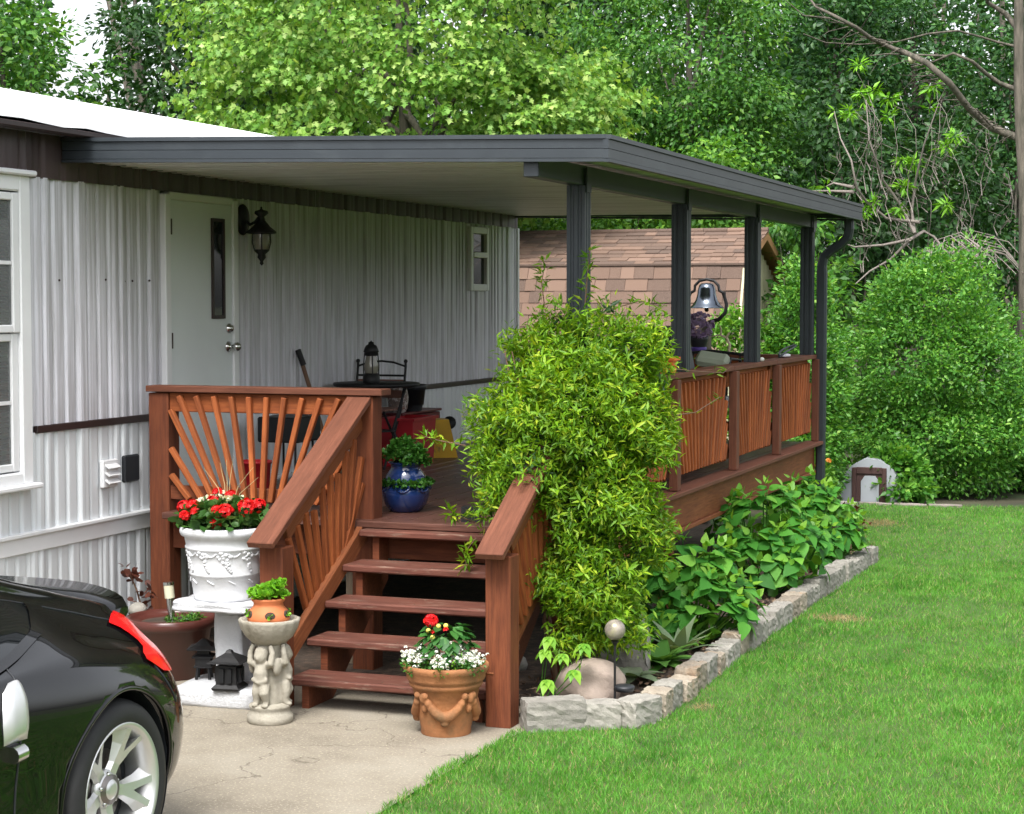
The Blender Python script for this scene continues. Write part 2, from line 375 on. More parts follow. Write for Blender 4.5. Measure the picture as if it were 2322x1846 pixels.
# ------------------------------------------------------------------ leaf scattering (vectorised)
def nrm(a): return a / np.maximum(np.linalg.norm(a, axis=-1, keepdims=True), 1e-9)
T_OVAL = (np.array([(0, 0, 0), (.42, -.27, .07), (1, 0, -.06), (.42, .27, .07)]), [(0, 1, 2), (0, 2, 3)])
T_LANCE = (np.array([(0, 0, 0), (.40, -.135, .04), (1, 0, -.10), (.40, .135, .04)]), [(0, 1, 2), (0, 2, 3)])
T_ROUND = (np.array([(0, 0, 0), (.25, -.42, .06), (.75, -.42, .04), (1, 0, -.05), (.75, .42, .04), (.25, .42, .06)]), [(0, 1, 2, 3), (0, 3, 4, 5)])
_mp = [(0, 0, 0)] + [(x, y, -.18 * (x * x + y * y)) for x, y in
      [(.0, -.10), (.05, -.45), (.30, -.30), (.42, -.62), (.58, -.28), (1.0, 0), (.58, .28), (.42, .62), (.30, .30), (.05, .45), (0, .10)]]
T_MAPLE = (np.array(_mp), [(0, i, i + 1) for i in range(1, 11)])
T_BLADE = (np.array([(0, -.035, 0), (0, .035, 0), (.55, .028, 0), (.55, -.028, 0), (1, 0, 0)]), [(0, 1, 2, 3), (3, 2, 4)])
def leaf_mesh(name, mat, P, D, Nn, S, T, W=None):
    """one mesh of many leaves: base points P, tip directions D, face normals Nn, lengths S"""
    V, F = T; n = len(P); k = len(V)
    D = nrm(D); Bv = nrm(np.cross(Nn, D)); Nv = np.cross(D, Bv)
    Wd = np.ones(n) if W is None else W
    S = np.asarray(S).reshape(-1, 1, 1)
    verts = P[:, None, :] + S * (V[None, :, 0:1] * D[:, None, :] + V[None, :, 1:2] * Wd[:, None, None] * Bv[:, None, :] + V[None, :, 2:3] * Nv[:, None, :])
    verts = verts.reshape(-1, 3)
    loops = []; starts = []; tot = 0
    for f in F: loops.append(np.array(f))
    fl = np.concatenate(loops); lens = np.array([len(f) for f in F])
    allidx = (np.arange(n)[:, None] * k + fl[None, :]).ravel()
    ls = np.concatenate([[0], np.cumsum(lens)[:-1]]); per = lens.sum()
    starts = (np.arange(n)[:, None] * per + ls[None, :]).ravel()
    me = bpy.data.meshes.new(name)
    me.vertices.add(len(verts)); me.vertices.foreach_set('co', verts.astype(np.float32).ravel())
    me.loops.add(len(allidx)); me.loops.foreach_set('vertex_index', allidx.astype(np.int32))
    me.polygons.add(len(starts)); me.polygons.foreach_set('loop_start', starts.astype(np.int32))
    me.update(calc_edges=True); me.validate()
    me.materials.append(mat); return me
def rdir(n): return nrm(rng.normal(size=(n, 3)))
def shell_clusters(c, rad, n, inner=.55, zmin=None):
    """cluster centres spread through the outer part of a lumpy ellipsoid"""
    d = rdir(n); r = inner + (1 - inner) * rng.random(n) ** .6
    lump = 1 + .16 * np.sin(d[:, 0] * 5 + c[0]) * np.cos(d[:, 1] * 4 + c[1]) + .12 * np.sin(d[:, 2] * 7 + c[2])
    p = np.array(c) + d * (r * lump)[:, None] * np.array(rad)
    return p, d
def spray(cl, cd, per, rad, droop=.5, up=.5):
    """leaves around each cluster centre; returns base points, tip directions, normals"""
    n = len(cl); P = np.repeat(cl, per, 0); Dd = np.repeat(cd, per, 0)
    off = rdir(n * per); off[:, 2] *= .7
    rr = rad * rng.random(n * per)[:, None] ** .5
    P = P + off * rr
    D = nrm(off + .5 * Dd + rng.normal(size=off.shape) * .5 + np.array([0, 0, -droop]))
    Nn = nrm(rng.normal(size=off.shape) * .45 + np.array([0, 0, up]) + .45 * Dd)
    return P, D, Nn

# ------------------------------------------------------------------ setting: ground, lawn, driveway, bed
def sheet(name, poly, z, mat, kind='structure'):
    m = MB(); m.add([(x, y, 0) for x, y in poly], [tuple(range(len(poly)))])
    o = m.build(name, mat, None, (0, 0, 0)); o.matrix_basis = Matrix.Translation((0, 0, z)); WM[o.name] = o.matrix_basis.copy(); o['kind'] = kind; return o
M['ground'] = plain('leaf strewn ground', (.045, .040, .022), .95, 0, .4, 2, dirt=(.03, .06, .015), dscale=.8, dlo=.45, dhi=.6)
M['turf'] = plain('turf soil', (.045, .085, .014), .95, 0, .3, 3, dirt=(.07, .115, .02), dscale=1.2, dlo=.45, dhi=.65)
sheet('ground', [(-400, -300), (400, -300), (400, 500), (-400, 500)], -.02, M['ground'])
BEDX = -2.60
lawn_poly = [(-3.22, -4), (6, -4), (8, 20.0), (4, 20.9), (0, 20.75), (-3.4, 20.05), (-3.55, 19.2), (-3.22, 18.1), (-3.2, 16.3), (-2.62, 15.95), (BEDX, 9.25), (-3.20, 8.88)]
sheet('lawn', lawn_poly, 0, M['turf'])
sheet('driveway', [(-9.5, -4), (-3.225, -4), (-3.225, 7.5), (-3.21, 8.4), (-3.17, 8.86), (-3.3, 9.4), (-6.19, 9.6), (-9.5, 9.6)], .004, M['concrete'])
under = MB().add([(-6.15, 9.61, 0), (-3.3, 9.42, 0), (-3.25, 17.7, 0), (-6.15, 17.7, 0)], [(0, 1, 2, 3)]).build('bare_soil', M['soil'], None, (0, 0, 0)); under.matrix_basis = Matrix.Translation((0, 0, .012)); under['kind'] = 'structure'
bed = MB(); nx, ny = 14, 90
for j in range(ny + 1):
    for i in range(nx + 1):
        x = -3.34 + (BEDX - .04 + 3.34) * i / nx; y = 9.15 + 6.75 * j / ny
        bed.v.append((x, y, .035 + .018 * math.sin(x * 9 + y * 5) + random.uniform(-.012, .016) - (.03 if i == 0 else 0)))
for j in range(ny):
    for i in range(nx):
        a = j * (nx + 1) + i; bed.f.append((a, a + 1, a + nx + 2, a + nx + 1)); bed.sm.append(True)
bed.build('garden_bed', M['soil'], None, (0, 0, 0))['kind'] = 'structure'
# bark chips and pebbles lying in the bed
n = 2600; P = np.stack([rng.uniform(-3.5, BEDX - .06, n), rng.uniform(9.2, 16.4, n), np.full(n, .06)], 1)
M['chips'] = leafmat('bark chip', [(0, (.05, .03, .02)), (.7, (.13, .08, .05)), (1, (.30, .22, .14))], .0, rough=.9)
me = leaf_mesh('bark_chips', M['chips'], P, rng.normal(size=(n, 3)) * (1, 1, .25), rng.normal(size=(n, 3)) * (.4, .4, 1), rng.uniform(.02, .05, n), T_OVAL)
tag(link(bpy.data.objects.new('bark_chips', me)), 'brown bark chips scattered over the dark bed soil', 'bark mulch', kind='stuff')

# grass blades
from mathutils.geometry import intersect_point_tri_2d
def in_poly(P, poly):
    x, y = P[:, 0], P[:, 1]; ins = np.zeros(len(P), bool); j = len(poly) - 1
    for i in range(len(poly)):
        xi, yi = poly[i]; xj, yj = poly[j]
        c = ((yi > y) != (yj > y)) & (x < (xj - xi) * (y - yi) / (yj - yi + 1e-12) + xi); ins ^= c; j = i
    return ins
def vnoise(P, s, seed):
    r = np.random.default_rng(seed); g = r.random((64, 64)); q = P[:, :2] / s + 100; i = np.floor(q).astype(int); f = q - i; f = f * f * (3 - 2 * f)
    a = g[i[:, 0] % 64, i[:, 1] % 64]; b = g[(i[:, 0] + 1) % 64, i[:, 1] % 64]; c = g[i[:, 0] % 64, (i[:, 1] + 1) % 64]; d = g[(i[:, 0] + 1) % 64, (i[:, 1] + 1) % 64]
    return (a * (1 - f[:, 0]) + b * f[:, 0]) * (1 - f[:, 1]) + (c * (1 - f[:, 0]) + d * f[:, 0]) * f[:, 1]
dry = [(-2.30, 12.75, .26, .22), (-3.05, 18.4, .45, .4), (-2.47, 9.70, .10, .12)]
gp = []
for (y0, y1, dens) in ((5.5, 9, 8200), (9, 12, 7000), (12, 16, 4600), (16, 21, 2800)):
    n = int((y1 - y0) * 5.0 * dens); gp.append(np.stack([rng.uniform(-3.8, 1.2, n), rng.uniform(y0, y1, n), np.zeros(n)], 1))
n = 9000; e_ = np.stack([rng.uniform(-3.36, -3.19, n), rng.uniform(4.5, 8.85, n), np.zeros(n)], 1); e_ = e_[e_[:, 0] > -3.20 - .16 * vnoise(e_, .16, 21) * vnoise(e_, .5, 22)]
gp = np.concatenate(gp); edge = [(x + (.05 if x < -2.5 else 0) * 0, y) for x, y in lawn_poly]
gp = gp[in_poly(gp, edge)]
gp = gp[gp[:, 0] < -gp[:, 1] * .06 + 1.0]
n = 150000; far_ = np.stack([rng.uniform(-3.3, 6.5, n), rng.uniform(.5, 20.8, n), np.zeros(n)], 1); far_ = far_[in_poly(far_, edge) & ((far_[:, 0] >= -far_[:, 1] * .06 + 1.0) | (far_[:, 1] < 5.5))]
gp = np.concatenate([gp, e_, far_])
dm = np.zeros(len(gp))
for x, y, rx, ry in dry: dm = np.maximum(dm, 1 - np.sqrt(((gp[:, 0] - x) / rx) ** 2 + ((gp[:, 1] - y) / ry) ** 2))
isdry = dm + rng.normal(size=len(gp)) * .18 > .25
patch = vnoise(gp, .5, 3) * .6 + vnoise(gp, .13, 5) * .4
WIDE = len(far_)
def blades(P, mat, name, label, lo, hi, cat):
    n = len(P); k = patch_sel
    D = rng.normal(size=(n, 3)) * .55; D[:, 2] = 1; Nn = rng.normal(size=(n, 3)); Nn[:, 2] *= .3
    S = rng.uniform(lo, hi, n) * (.65 + .7 * k); W = np.full(n, 1.25) * (1 + .04 * np.maximum(P[:, 1] - 9, 0))
    me = leaf_mesh(name, mat, P, D, Nn, S, T_BLADE, W)
    return tag(link(bpy.data.objects.new(name, me)), label, cat, kind='stuff')
patch_sel = patch[~isdry]; blades(gp[~isdry], M['grass'], 'grass', 'short bright green mown grass of the lawn', .022, .044, 'grass')
patch_sel = patch[isdry]; blades(gp[isdry], M['dry'], 'dry_grass', 'small straw coloured dry patches in the green lawn', .02, .035, 'grass')

# ------------------------------------------------------------------ mobile home
WX = -6.2; WY0, WY1 = 0.5, 17.07
home = thing('mobile_home', 'long white ribbed metal mobile home with brown frieze and white roof', 'mobile home', (-8.3, 9, 0))
MB().box((-8.35, (WY0 + WY1) / 2, 1.62), (4.24, WY1 - WY0, 3.0)).build('wall', M['whitetrim'], home)
rf = MB(); e = .0
prof = [(-5.98, 3.135), (-5.98, 3.165), (-8.35, 3.715), (-10.72, 3.165), (-10.72, 3.135), (-8.35, 3.685)]
rf.add([(x, WY0 - .1, z) for x, z in prof] + [(x, WY1 + .1, z) for x, z in prof],
       [(0, 1, 2, 3, 4, 5)[::-1], (6, 7, 8, 9, 10, 11)] + [(i, (i + 1) % 6, 6 + (i + 1) % 6, 6 + i) for i in range(6)])
roof = rf.build('roof', M['roofwhite'], home)
gb = MB()   # gable infill above the end walls
for y in (WY0 + .02, WY1 - .02): gb.add([(-6.24, y, 3.1), (-10.46, y, 3.1), (-8.35, y, 3.68)], [(0, 1, 2)])
gb.build('gable', M['whitetrim'], home)
for k in range(0):      # standing roof seams
    y = WY0 + .3 + k * 1.2
    if y > 6 and y < WY1: board('roof_seam', M['roofwhite'], roof, (-6.0, y, 3.172), (-8.3, y, 3.706), .05, .02, (.226, 0, .974))
eb = MB()      # crinkled drip edge
for k in range(80):
    y = WY0 + (WY1 - WY0) * k / 79; d = random.uniform(-.012, .012)
    eb.v += [(-5.965 + d, y, 3.17), (-5.955 + d, y, 3.115 + d * .8)]
for k in range(79): eb.f.append((2 * k, 2 * k + 2, 2 * k + 3, 2 * k + 1)); eb.sm.append(False)
eb.build('drip_edge', M['roofwhite'], home)
board('gutter_rail', M['darktrim'], home, (-6.02, WY0, 3.095), (-6.02, 10.8, 3.095), .10, .03)
rv = MB().lathe([(.09, 0), (.09, .1), (.06, .14), (0, .16)], (-8.9, 19.0 - 3.2, 3.6), 12).build('roof_vent', M['roofwhite'], home)
def ribs(name, mat, y0, y1, z0, z1, period=.115, depth=.024, x=WX, parent=home, steps=14, flat=.66):
    m = MB(); pts = []; y = y0; k = 0
    n = max(2, int(round((y1 - y0) / period * steps)))
    for i in range(n + 1):
        yy = y0 + (y1 - y0) * i / n; ph = (yy / period) % 1.0
        t = min(1, max(0, (abs(ph - .5) * 2 - flat) / .24)); t = t * t * (3 - 2 * t)
        ph2 = (yy / (period * 3.5) + .3) % 1.0; big = .7 + .5 * (ph2 < .3)
        pts.append((yy, depth * big * (1 - t)))
    for yy, dx in pts: m.v += [(x + dx, yy, z0), (x + dx, yy, z1)]
    for i in range(n): m.f.append((2 * i, 2 * i + 2, 2 * i + 3, 2 * i + 1)); m.sm.append(True)
    return m.build(name, mat, parent)
def siding_run(name, mat, y0, y1, z0, z1, wid, holes=(), **kw):
    y = y0
    while y < y1 - 1e-3:
        ye = min(y1, y + wid)
        spans = [(z0, z1)]
        segs = [(y, ye)]
        for (ha, hb, hz0, hz1) in holes:
            ns = []
            for a, b in segs:
                if hb <= a or ha >= b: ns.append((a, b))
                else:
                    if ha > a: ns.append((a, ha))
                    if hb < b: ns.append((hb, b))
                    for zz in ((z0, hz0), (hz1, z1)):
                        if zz[1] - zz[0] > .02: ribs(name, mat, max(a, ha), min(b, hb), *zz, **kw)
            segs = ns
        for a, b in segs: ribs(name, mat, a, b - .0025, z0, z1, **kw)
        y = ye
door_hole = (10.50, 11.46, .8, 2.835); win_hole = (7.88, 9.0, 1.15, 2.83); swin_hole = (15.80, 16.22, 2.26, 2.80)
siding_run('siding_panel', M['siding'], 5.0, WY1, 1.448, 2.845, .92, (door_hole, win_hole, swin_hole))
siding_run('siding_panel', M['siding'], WY0, 5.0, 1.448, 2.845, 1.5)
siding_run('siding_panel', M['skirt'], 5.0, WY1, .855, 1.412, .92, (door_hole, win_hole), period=.115)
siding_run('siding_panel', M['skirt'], WY0, 5.0, .855, 1.412, 1.5)
siding_run('skirting_panel', M['skirt'], 5.0, 10.6, .0, .745, .6, period=.105, depth=.02)
siding_run('skirting_panel', M['skirt'], 10.6, WY1, .0, .745, 1.6, period=.105, depth=.02)
siding_run('skirting_panel', M['skirt'], WY0, 5, .0, .745, 1.5, period=.105, depth=.02)
siding_run('frieze_panel', M['frieze'], WY0, WY1, 2.84, 3.09, 1.22, x=WX + .02, period=.20, depth=.012)
def trimbar(name, mat, y0, y1, zc, h, x=WX + .022, th=.03): return board(name, mat, home, (x, y0, zc), (x, y1, zc), th, h)
trimbar('belt_trim', M['darktrim'], 9.11, 10.49, 1.428, .042); trimbar('belt_trim', M['darktrim'], 11.47, WY1, 1.428, .042); trimbar('belt_trim', M['darktrim'], WY0, 7.9, 1.428, .042)
trimbar('skirting_rail', M['whitetrim'], WY0, 10.44, .79, .095, th=.022); trimbar('skirting_rail', M['whitetrim'], WY0, 10.44, .848, .022, WX + .03, .045)
trimbar('base_trim', M['whitetrim'], 11.5, WY1, .905, .03)
board('corner_trim', M['whitetrim'], home, (WX + .01, WY1 + .012, .8), (WX + .01, WY1 + .012, 2.84), .05, .04, (0, 1, 0))
for i, yy in enumerate((9.37, 9.6, 9.86, 10.07, 10.16, 10.36)):
    MB().ball((WX + .02, yy, 2.27 + .004 * (i % 3)), .007, 8, 5).build('siding_screw', M['darktrim'], home)
# door
fr = MB()
for c, d in (((WX + .02, 10.535, 1.84), (.07, .07, 1.97)), ((WX + .02, 11.425, 1.84), (.07, .07, 1.97)), ((WX + .018, 10.98, 2.815), (.066, .82, .05))): fr.box(c, d, ch=.006)
fr.build('door_frame', M['whitetrim'], home)
door = MB().box((WX + .018, 10.985, 1.85), (.045, .81, 1.88), ch=.004).build('door', M['whitedoor'], home)
pf = MB()
for c, d in (((WX + .045, 11.115, 2.365), (.016, .022, .66)), ((WX + .045, 11.265, 2.365), (.016, .022, .66)), ((WX + .045, 11.19, 2.685), (.016, .13, .022)), ((WX + .045, 11.19, 2.045), (.016, .13, .022))): pf.box(c, d)
pf.build('pane_frame', M['darktrim'], door)
MB().box((WX + .042, 11.19, 2.365), (.006, .13, .62)).build('pane', M['glassdark'], door)
KX = Matrix.Rotation(R(90), 4, 'Y')
MB().lathe([(.034, 0), (.034, .012), (.022, .02), (.02, .03), (0, .031)], (WX + .04, 11.335, 1.968), 14, M=KX).build('deadbolt', M['chrome'], door)
MB().lathe([(.036, 0), (.036, .01), (.014, .018), (.013, .045), (.028, .055), (.031, .075), (.02, .09), (0, .092)], (WX + .04, 11.325, 1.846), 14, M=KX).build('knob', M['chrome'], door)
for z in (1.1, 1.9, 2.62): MB().tube([(WX + .05, 10.575, z - .05), (WX + .05, 10.575, z + .05)], .009, 8).build('hinge', M['darktrim'], door)
# large white window
win = MB()
Y0, Y1, Z0, Z1 = 7.86, 9.025, 1.135, 2.842
for c, d in (((WX + .03, Y1 - .05, (Z0 + Z1) / 2), (.075, .10, Z1 - Z0)), ((WX + .03, Y0 + .05, (Z0 + Z1) / 2), (.075, .10, Z1 - Z0)), ((WX + .03, (Y0 + Y1) / 2, Z1 - .045), (.08, Y1 - Y0 - .2, .09)), ((WX + .03, (Y0 + Y1) / 2, Z0 + .035), (.08, Y1 - Y0 - .2, .07)),
             ((WX + .055, (Y0 + Y1) / 2, Z1 + .012), (.10, Y1 - Y0 + .04, .03)), ((WX + .06, (Y0 + Y1) / 2, Z0 - .01), (.11, Y1 - Y0 + .05, .03))): win.box(c, d, ch=.008)
win = win.build('window', M['whitetrim'], home)
sa = MB(); a0, a1 = Y0 + .105, Y1 - .105
for zz0, zz1, xx in ((1.21, 1.975, .032), (1.975, 2.745, .048)):
    for c, d in (((WX + xx, a1 - .03, (zz0 + zz1) / 2), (.03, .06, zz1 - zz0 - .004)), ((WX + xx, a0 + .03, (zz0 + zz1) / 2), (.03, .06, zz1 - zz0 - .004)), ((WX + xx, (a0 + a1) / 2, zz0 + .024), (.03, a1 - a0 - .124, .042)), ((WX + xx, (a0 + a1) / 2, zz1 - .024), (.03, a1 - a0 - .124, .042))): sa.box(c, d, ch=.005)
    sa.box((WX + xx, (a0 + a1) / 2, (zz0 + zz1) / 2), (.018, a1 - a0 - .13, .02))
sa.build('sash', M['whitetrim'], win)
M['windowpane'], _nt, _bs = newmat('clear window pane'); _bs.inputs['Base Color'].default_value = (.8, .85, .85, 1); _bs.inputs['Roughness'].default_value = .02; _bs.inputs['Transmission Weight'].default_value = .85; _bs.inputs['IOR'].default_value = 1.3
for zz0, zz1, xx in ((1.23, 1.95, .03), (2.0, 2.72, .046)): MB().box((WX + xx, (a0 + a1) / 2, (zz0 + zz1) / 2), (.005, a1 - a0 - .1, zz1 - zz0)).build('pane', M['windowpane'], win)
M['blind'] = plain('window blind', (.42, .46, .44), .5)
sl = MB().box((0, 0, 0), (.028, a1 - a0 - .09, .002), Euler((0, R(35), 0)).to_matrix()).mesh('blind_slat', M['blind'])
for k in range(50): link(bpy.data.objects.new('blind_slat', sl), win, Matrix.Translation((WX + .006, (a0 + a1) / 2, 1.23 + k * .030)))
MB().box((WX - .012, (a0 + a1) / 2, 1.98), (.01, a1 - a0, 1.6)).build('room_shade_panel', M['black'], win)  # black panel stands in for the unlit room behind the slats
# small far window
sw = MB(); y0, y1, z0, z1 = 15.785, 16.24, 2.243, 2.815
for c, d in (((WX + .025, y0 + .03, (z0 + z1) / 2), (.06, .06, z1 - z0)), ((WX + .025, y1 - .03, (z0 + z1) / 2), (.06, .06, z1 - z0)), ((WX + .025, (y0 + y1) / 2, z1 - .03), (.06, y1 - y0 - .122, .06)), ((WX + .025, (y0 + y1) / 2, z0 + .03), (.06, y1 - y0 - .122, .06)), ((WX + .035, (y0 + y1) / 2, 2.565), (.05, y1 - y0 - .122, .05))): sw.box(c, d, ch=.006)
sw = sw.build('small_window', M['whitetrim'], home)
for a, b in ((2.305, 2.535), (2.595, 2.75)): MB().box((WX + .02, (y0 + y1) / 2, (a + b) / 2), (.006, y1 - y0 - .12, b - a)).build('pane', M['glassdark'], sw)
# dryer vent and dark square hatch
vt = MB().box((WX + .035, 9.845, 1.12), (.03, .165, .165), ch=.006).build('dryer_vent', M['whitetrim'], home)
for k in range(3): MB().box((WX + .062, 9.845, 1.075 + k * .045), (.045, .13, .008), Euler((0, R(35), 0)).to_matrix()).build('louver', M['whitetrim'], vt)
MB().box((WX + .028, 10.10, 1.13), (.03, .175, .165), ch=.01).build('square_hatch', M['blackplastic'], home)
for y, z in ((9.97, .26), (10.02, .22), (10.05, .17), (9.86, .2), (9.9, .12), (10.08, .24)): MB().ball((WX + .022, y, z), .012, 8, 5, (.3, 1, 1)).build('skirting_screw', M['darktrim'], home)

# wall lantern by the door
lan = thing('wall_lantern', 'ornate black wall lantern with cream glass beside the pale door', 'wall lamp', (WX, 11.55, 2.3))
MB().lathe([(.02, -.022), (.095, -.02), (.10, 0), (.085, .02), (.03, .03), (0, .031)], (WX + .03, 11.56, 2.70), 20, M=Matrix.Rotation(R(90), 4, 'Y') @ Matrix.Diagonal((1.25, .82, 1, 1))).build('back_plate', M['iron'], lan)
LX, LY = WX + .20, 11.54
MB().tube([(WX + .04, 11.56, 2.70), (WX + .09, 11.56, 2.66), (WX + .14, 11.55, 2.68), (LX, LY, 2.74), (LX, LY, 2.78)], .012, 8).build('arm', M['iron'], lan)
MB().lathe([(.0, 2.80), (.008, 2.795), (.008, 2.775), (.05, 2.765), (.055, 2.745), (.025, 2.72), (.03, 2.69), (.055, 2.66), (.07, 2.64), (.115, 2.605), (.12, 2.59), (.10, 2.585), (0, 2.584)], (LX, LY, 0), 16).build('cap', M['iron'], lan)
MB().lathe([(.062, 2.583), (.066, 2.52), (.05, 2.46), (.03, 2.43)], (LX, LY, 0), 16).build('glass_shade', M['lampglass'], lan)
lb = MB().lathe([(.055, 2.462), (.06, 2.452), (.03, 2.425), (.034, 2.40), (.012, 2.37), (.016, 2.352), (0, 2.335)], (LX, LY, 0), 12)
for k in range(4):
    a = k * math.pi / 2 + .5; lb.tube([(LX + .068 * math.cos(a), LY + .068 * math.sin(a), 2.585), (LX + .072 * math.cos(a), LY + .072 * math.sin(a), 2.52), (LX + .055 * math.cos(a), LY + .055 * math.sin(a), 2.455)], .005, 6)
lb.build('cage', M['iron'], lan)

for o_ in list(lan.children):
    o_.matrix_basis = Matrix.Translation((WX + .1, 11.54, 2.72)) @ Matrix.Scale(.86, 4) @ Matrix.Translation((-WX - .1, -11.54, -2.72)) @ o_.matrix_basis
# ------------------------------------------------------------------ patio cover
pc = thing('patio_cover', 'slate grey flat aluminium patio cover on four posts over the deck', 'patio cover', (-4.6, 13.2, 0))
FY0, FY1, RX = 9.40, 17.05, -2.90
def roofz(x): return 3.083 + (x - WX) * (-.077 / 3.3)
# fascia profile: stacked courses, each slightly stepped
def fascia(name, p0, p1, nx, ny, h=.145):
    for k, (za, zb, o) in enumerate(((-.008, -.030, .012), (-.032, -.078, .0), (-.081, -.128, .0), (-.131, -.148, .008))):
        m = MB()
        a = Vector(p0); b = Vector(p1); n_ = Vector((nx, ny, 0))
        P = []
        for p in (a, b):
            for dz, dn in ((za, o), (zb, o), (zb, o - .03), (za, o - .03)): P.append(p + Vector((0, 0, dz)) + n_ * dn)
        m.add(P, [(0, 1, 2, 3), (4, 7, 6, 5), (0, 4, 5, 1), (1, 5, 6, 2), (2, 6, 7, 3), (3, 7, 4, 0)])
        m.build(name, M['slate'], pc)
fascia('front_fascia', (-6.17, FY0, roofz(-6.17) + .008), (RX - .015, FY0, roofz(RX) + .008), 0, -1)
fascia('side_gutter', (RX, FY0 - .01, 3.012), (RX, FY1, 3.014), 1, 0)
fascia('rear_fascia', (RX - .02, FY1, roofz(RX) + .006), (-6.17, FY1, roofz(-6.17) + .006), 0, 1)
k = 0; y = FY0 + .03
while y < FY1 - .05:
    ye = min(y + .3, FY1 - .03); m = MB(); xa, xb = -6.16, RX - .035
    yy = [y, y + .02, y + .035, y + .095, y + .11, y + .18, y + .195, y + .265, y + .28, ye - .002]; zz = [0, 0, .010, .010, 0, 0, .010, .010, 0, 0]
    if ye - y < .29: yy = [y, ye - .002]; zz = [0, 0]
    for a, b in zip(yy, zz): m.v += [(xa, a, roofz(xa) - .125 + b), (xb, a, roofz(xb) - .075 + b)]
    for i in range(len(yy) - 1): m.f.append((2 * i, 2 * i + 2, 2 * i + 3, 2 * i + 1)); m.sm.append(False)
    m.build('roof_pan', M['soffit'], pc); y += .3
MB().add([(-6.18, FY0 + .02, 3.075), (RX - .02, FY0 + .02, 2.998), (RX - .02, FY1 - .02, 2.998), (-6.18, FY1 - .02, 3.075)], [(0, 1, 2, 3)]).build('roof_skin', M['slate'], pc)
board('flashing', M['slate'], pc, (-6.10, FY0 + .06, 3.115), (-6.10, FY1 - .06, 3.115), .09, .02, (1, 0, 0))
board('wall_ledger', M['slate'], pc, (WX + .065, FY0 + .04, 2.985), (WX + .065, FY1 - .04, 2.985), .04, .05)
board('beam', M['slate'], pc, (-3.34, FY0 + .04, 2.855), (-3.34, FY1 - .04, 2.855), .085, .11)
for i, y in enumerate((10.25, 12.48, 14.63, 16.80)):
    m = MB(); z0, z1 = 1.668, 2.80; h = .054
    # fluted square tube
    pr = []
    for s in range(4):
        a = s * math.pi / 2; c_, s_ = math.cos(a), math.sin(a)
        for t, d in ((-h, 0), (-.034, 0), (-.028, -.006), (-.016, -.006), (-.011, 0), (.011, 0), (.016, -.006), (.028, -.006), (.034, 0)): pr.append((c_ * (h + d) - s_ * t, s_ * (h + d) + c_ * t))
    m.prism(pr, z0, z1, Matrix.Translation((-3.34, y, 0)))
    po = m.build('post', M['slate'], pc)
    bk = MB()
    bk.box((-3.34 + .059, y, 2.83), (.008, .08, .14)); bk.build('bracket', M['slate'], po)
# downspout
ds = [(-2.99, 16.88, 2.87), (-2.985, 16.88, 2.79), (-3.0, 16.89, 2.715), (-3.06, 16.90, 2.655), (-3.15, 16.91, 2.60), (-3.215, 16.92, 2.545), (-3.232, 16.92, 2.47), (-3.232, 16.92, 2.40)]
m = MB()
def square_pipe(m, pts, h):
    up_ = Vector((0, 1, 0)); m2 = []
    for j, p in enumerate(pts):
        p = Vector(p); t = (Vector(pts[min(j + 1, len(pts) - 1)]) - Vector(pts[max(j - 1, 0)])).normalized(); x = t.cross(up_).normalized(); y_ = x.cross(t)
        for a, b in ((-1, -.6), (-.6, -1), (.6, -1), (1, -.6), (1, .6), (.6, 1), (-.6, 1), (-1, .6)): m2.append(p + x * a * h + y_ * b * h)
    F = []
    for j in range(len(pts) - 1):
        for i in range(8): k = (i + 1) % 8; F.append((j * 8 + i, j * 8 + k, j * 8 + 8 + k, j * 8 + 8 + i))
    m.add(m2, F)
square_pipe(m, ds, .04); dsp = m.build('downspout', M['slate'], pc)
m = MB(); square_pipe(m, [(-3.232, 16.92, 2.42), (-3.232, 16.92, .98)], .044); m.build('downspout_pipe', M['slate'], dsp)
m = MB(); square_pipe(m, [(-3.232, 16.92, 1.0), (-3.232, 16.92, .06)], .041); m.build('downspout_pipe', M['slate'], dsp)

# ------------------------------------------------------------------ deck, stairs, railings
DZ = .89
deck = thing('wooden_deck', 'red brown stained timber deck with fan railings and open stairs', 'deck', (-4.7, 13, 0))
DX0, DX1, DY0, DY1 = WX + .06, -3.30, 10.0, 16.9
nb = 20; wdt = (DX1 - DX0) / nb
for i in range(nb):
    x = DX0 + (i + .5) * wdt
    ys = [DY0 + (.48 if x < -5.97 else .04), random.choice((12.5, 13.6, 14.4)), DY1]
    for a, b in zip(ys[:-1], ys[1:]): board('floor_board', M['floor'], deck, (x, a + .002, DZ - .019 + random.uniform(-.0015, .0015)), (x, b - .002, DZ - .019), wdt - .006, .038)
board('floor_board', M['floor'], deck, (-5.84, DY0 - .03, DZ - .0175), (DX1 - .03, DY0 - .03, DZ - .0175), .135, .038)
board('rim_joist', M['rim'], deck, (DX1 - .004, DY0 - .02, .755), (DX1 - .004, 14.05, .755), .04, .235)
board('rim_joist', M['rim'], deck, (DX1 - .004, 14.055, .755), (DX1 - .004, DY1 + .02, .755), .04, .235)
board('rim_cap', M['railwood'], deck, (DX1 + .02, DY0 - .02, .887), (DX1 + .02, DY1 + .03, .887), .16, .03)
board('rim_ledger', M['rim'], deck, (DX1 + .006, DY0 - .02, .622), (DX1 + .006, DY1 + .02, .622), .06, .03)
board('rim_joist', M['deckwood'], deck, (-5.97, DY0 + .07, .76), (DX1 - .03, DY0 + .07, .76), .04, .20)
board('rim_joist', M['deckwood'], deck, (DX0, DY1 - .02, .755), (DX1 - .03, DY1 - .02, .755), .04, .23)
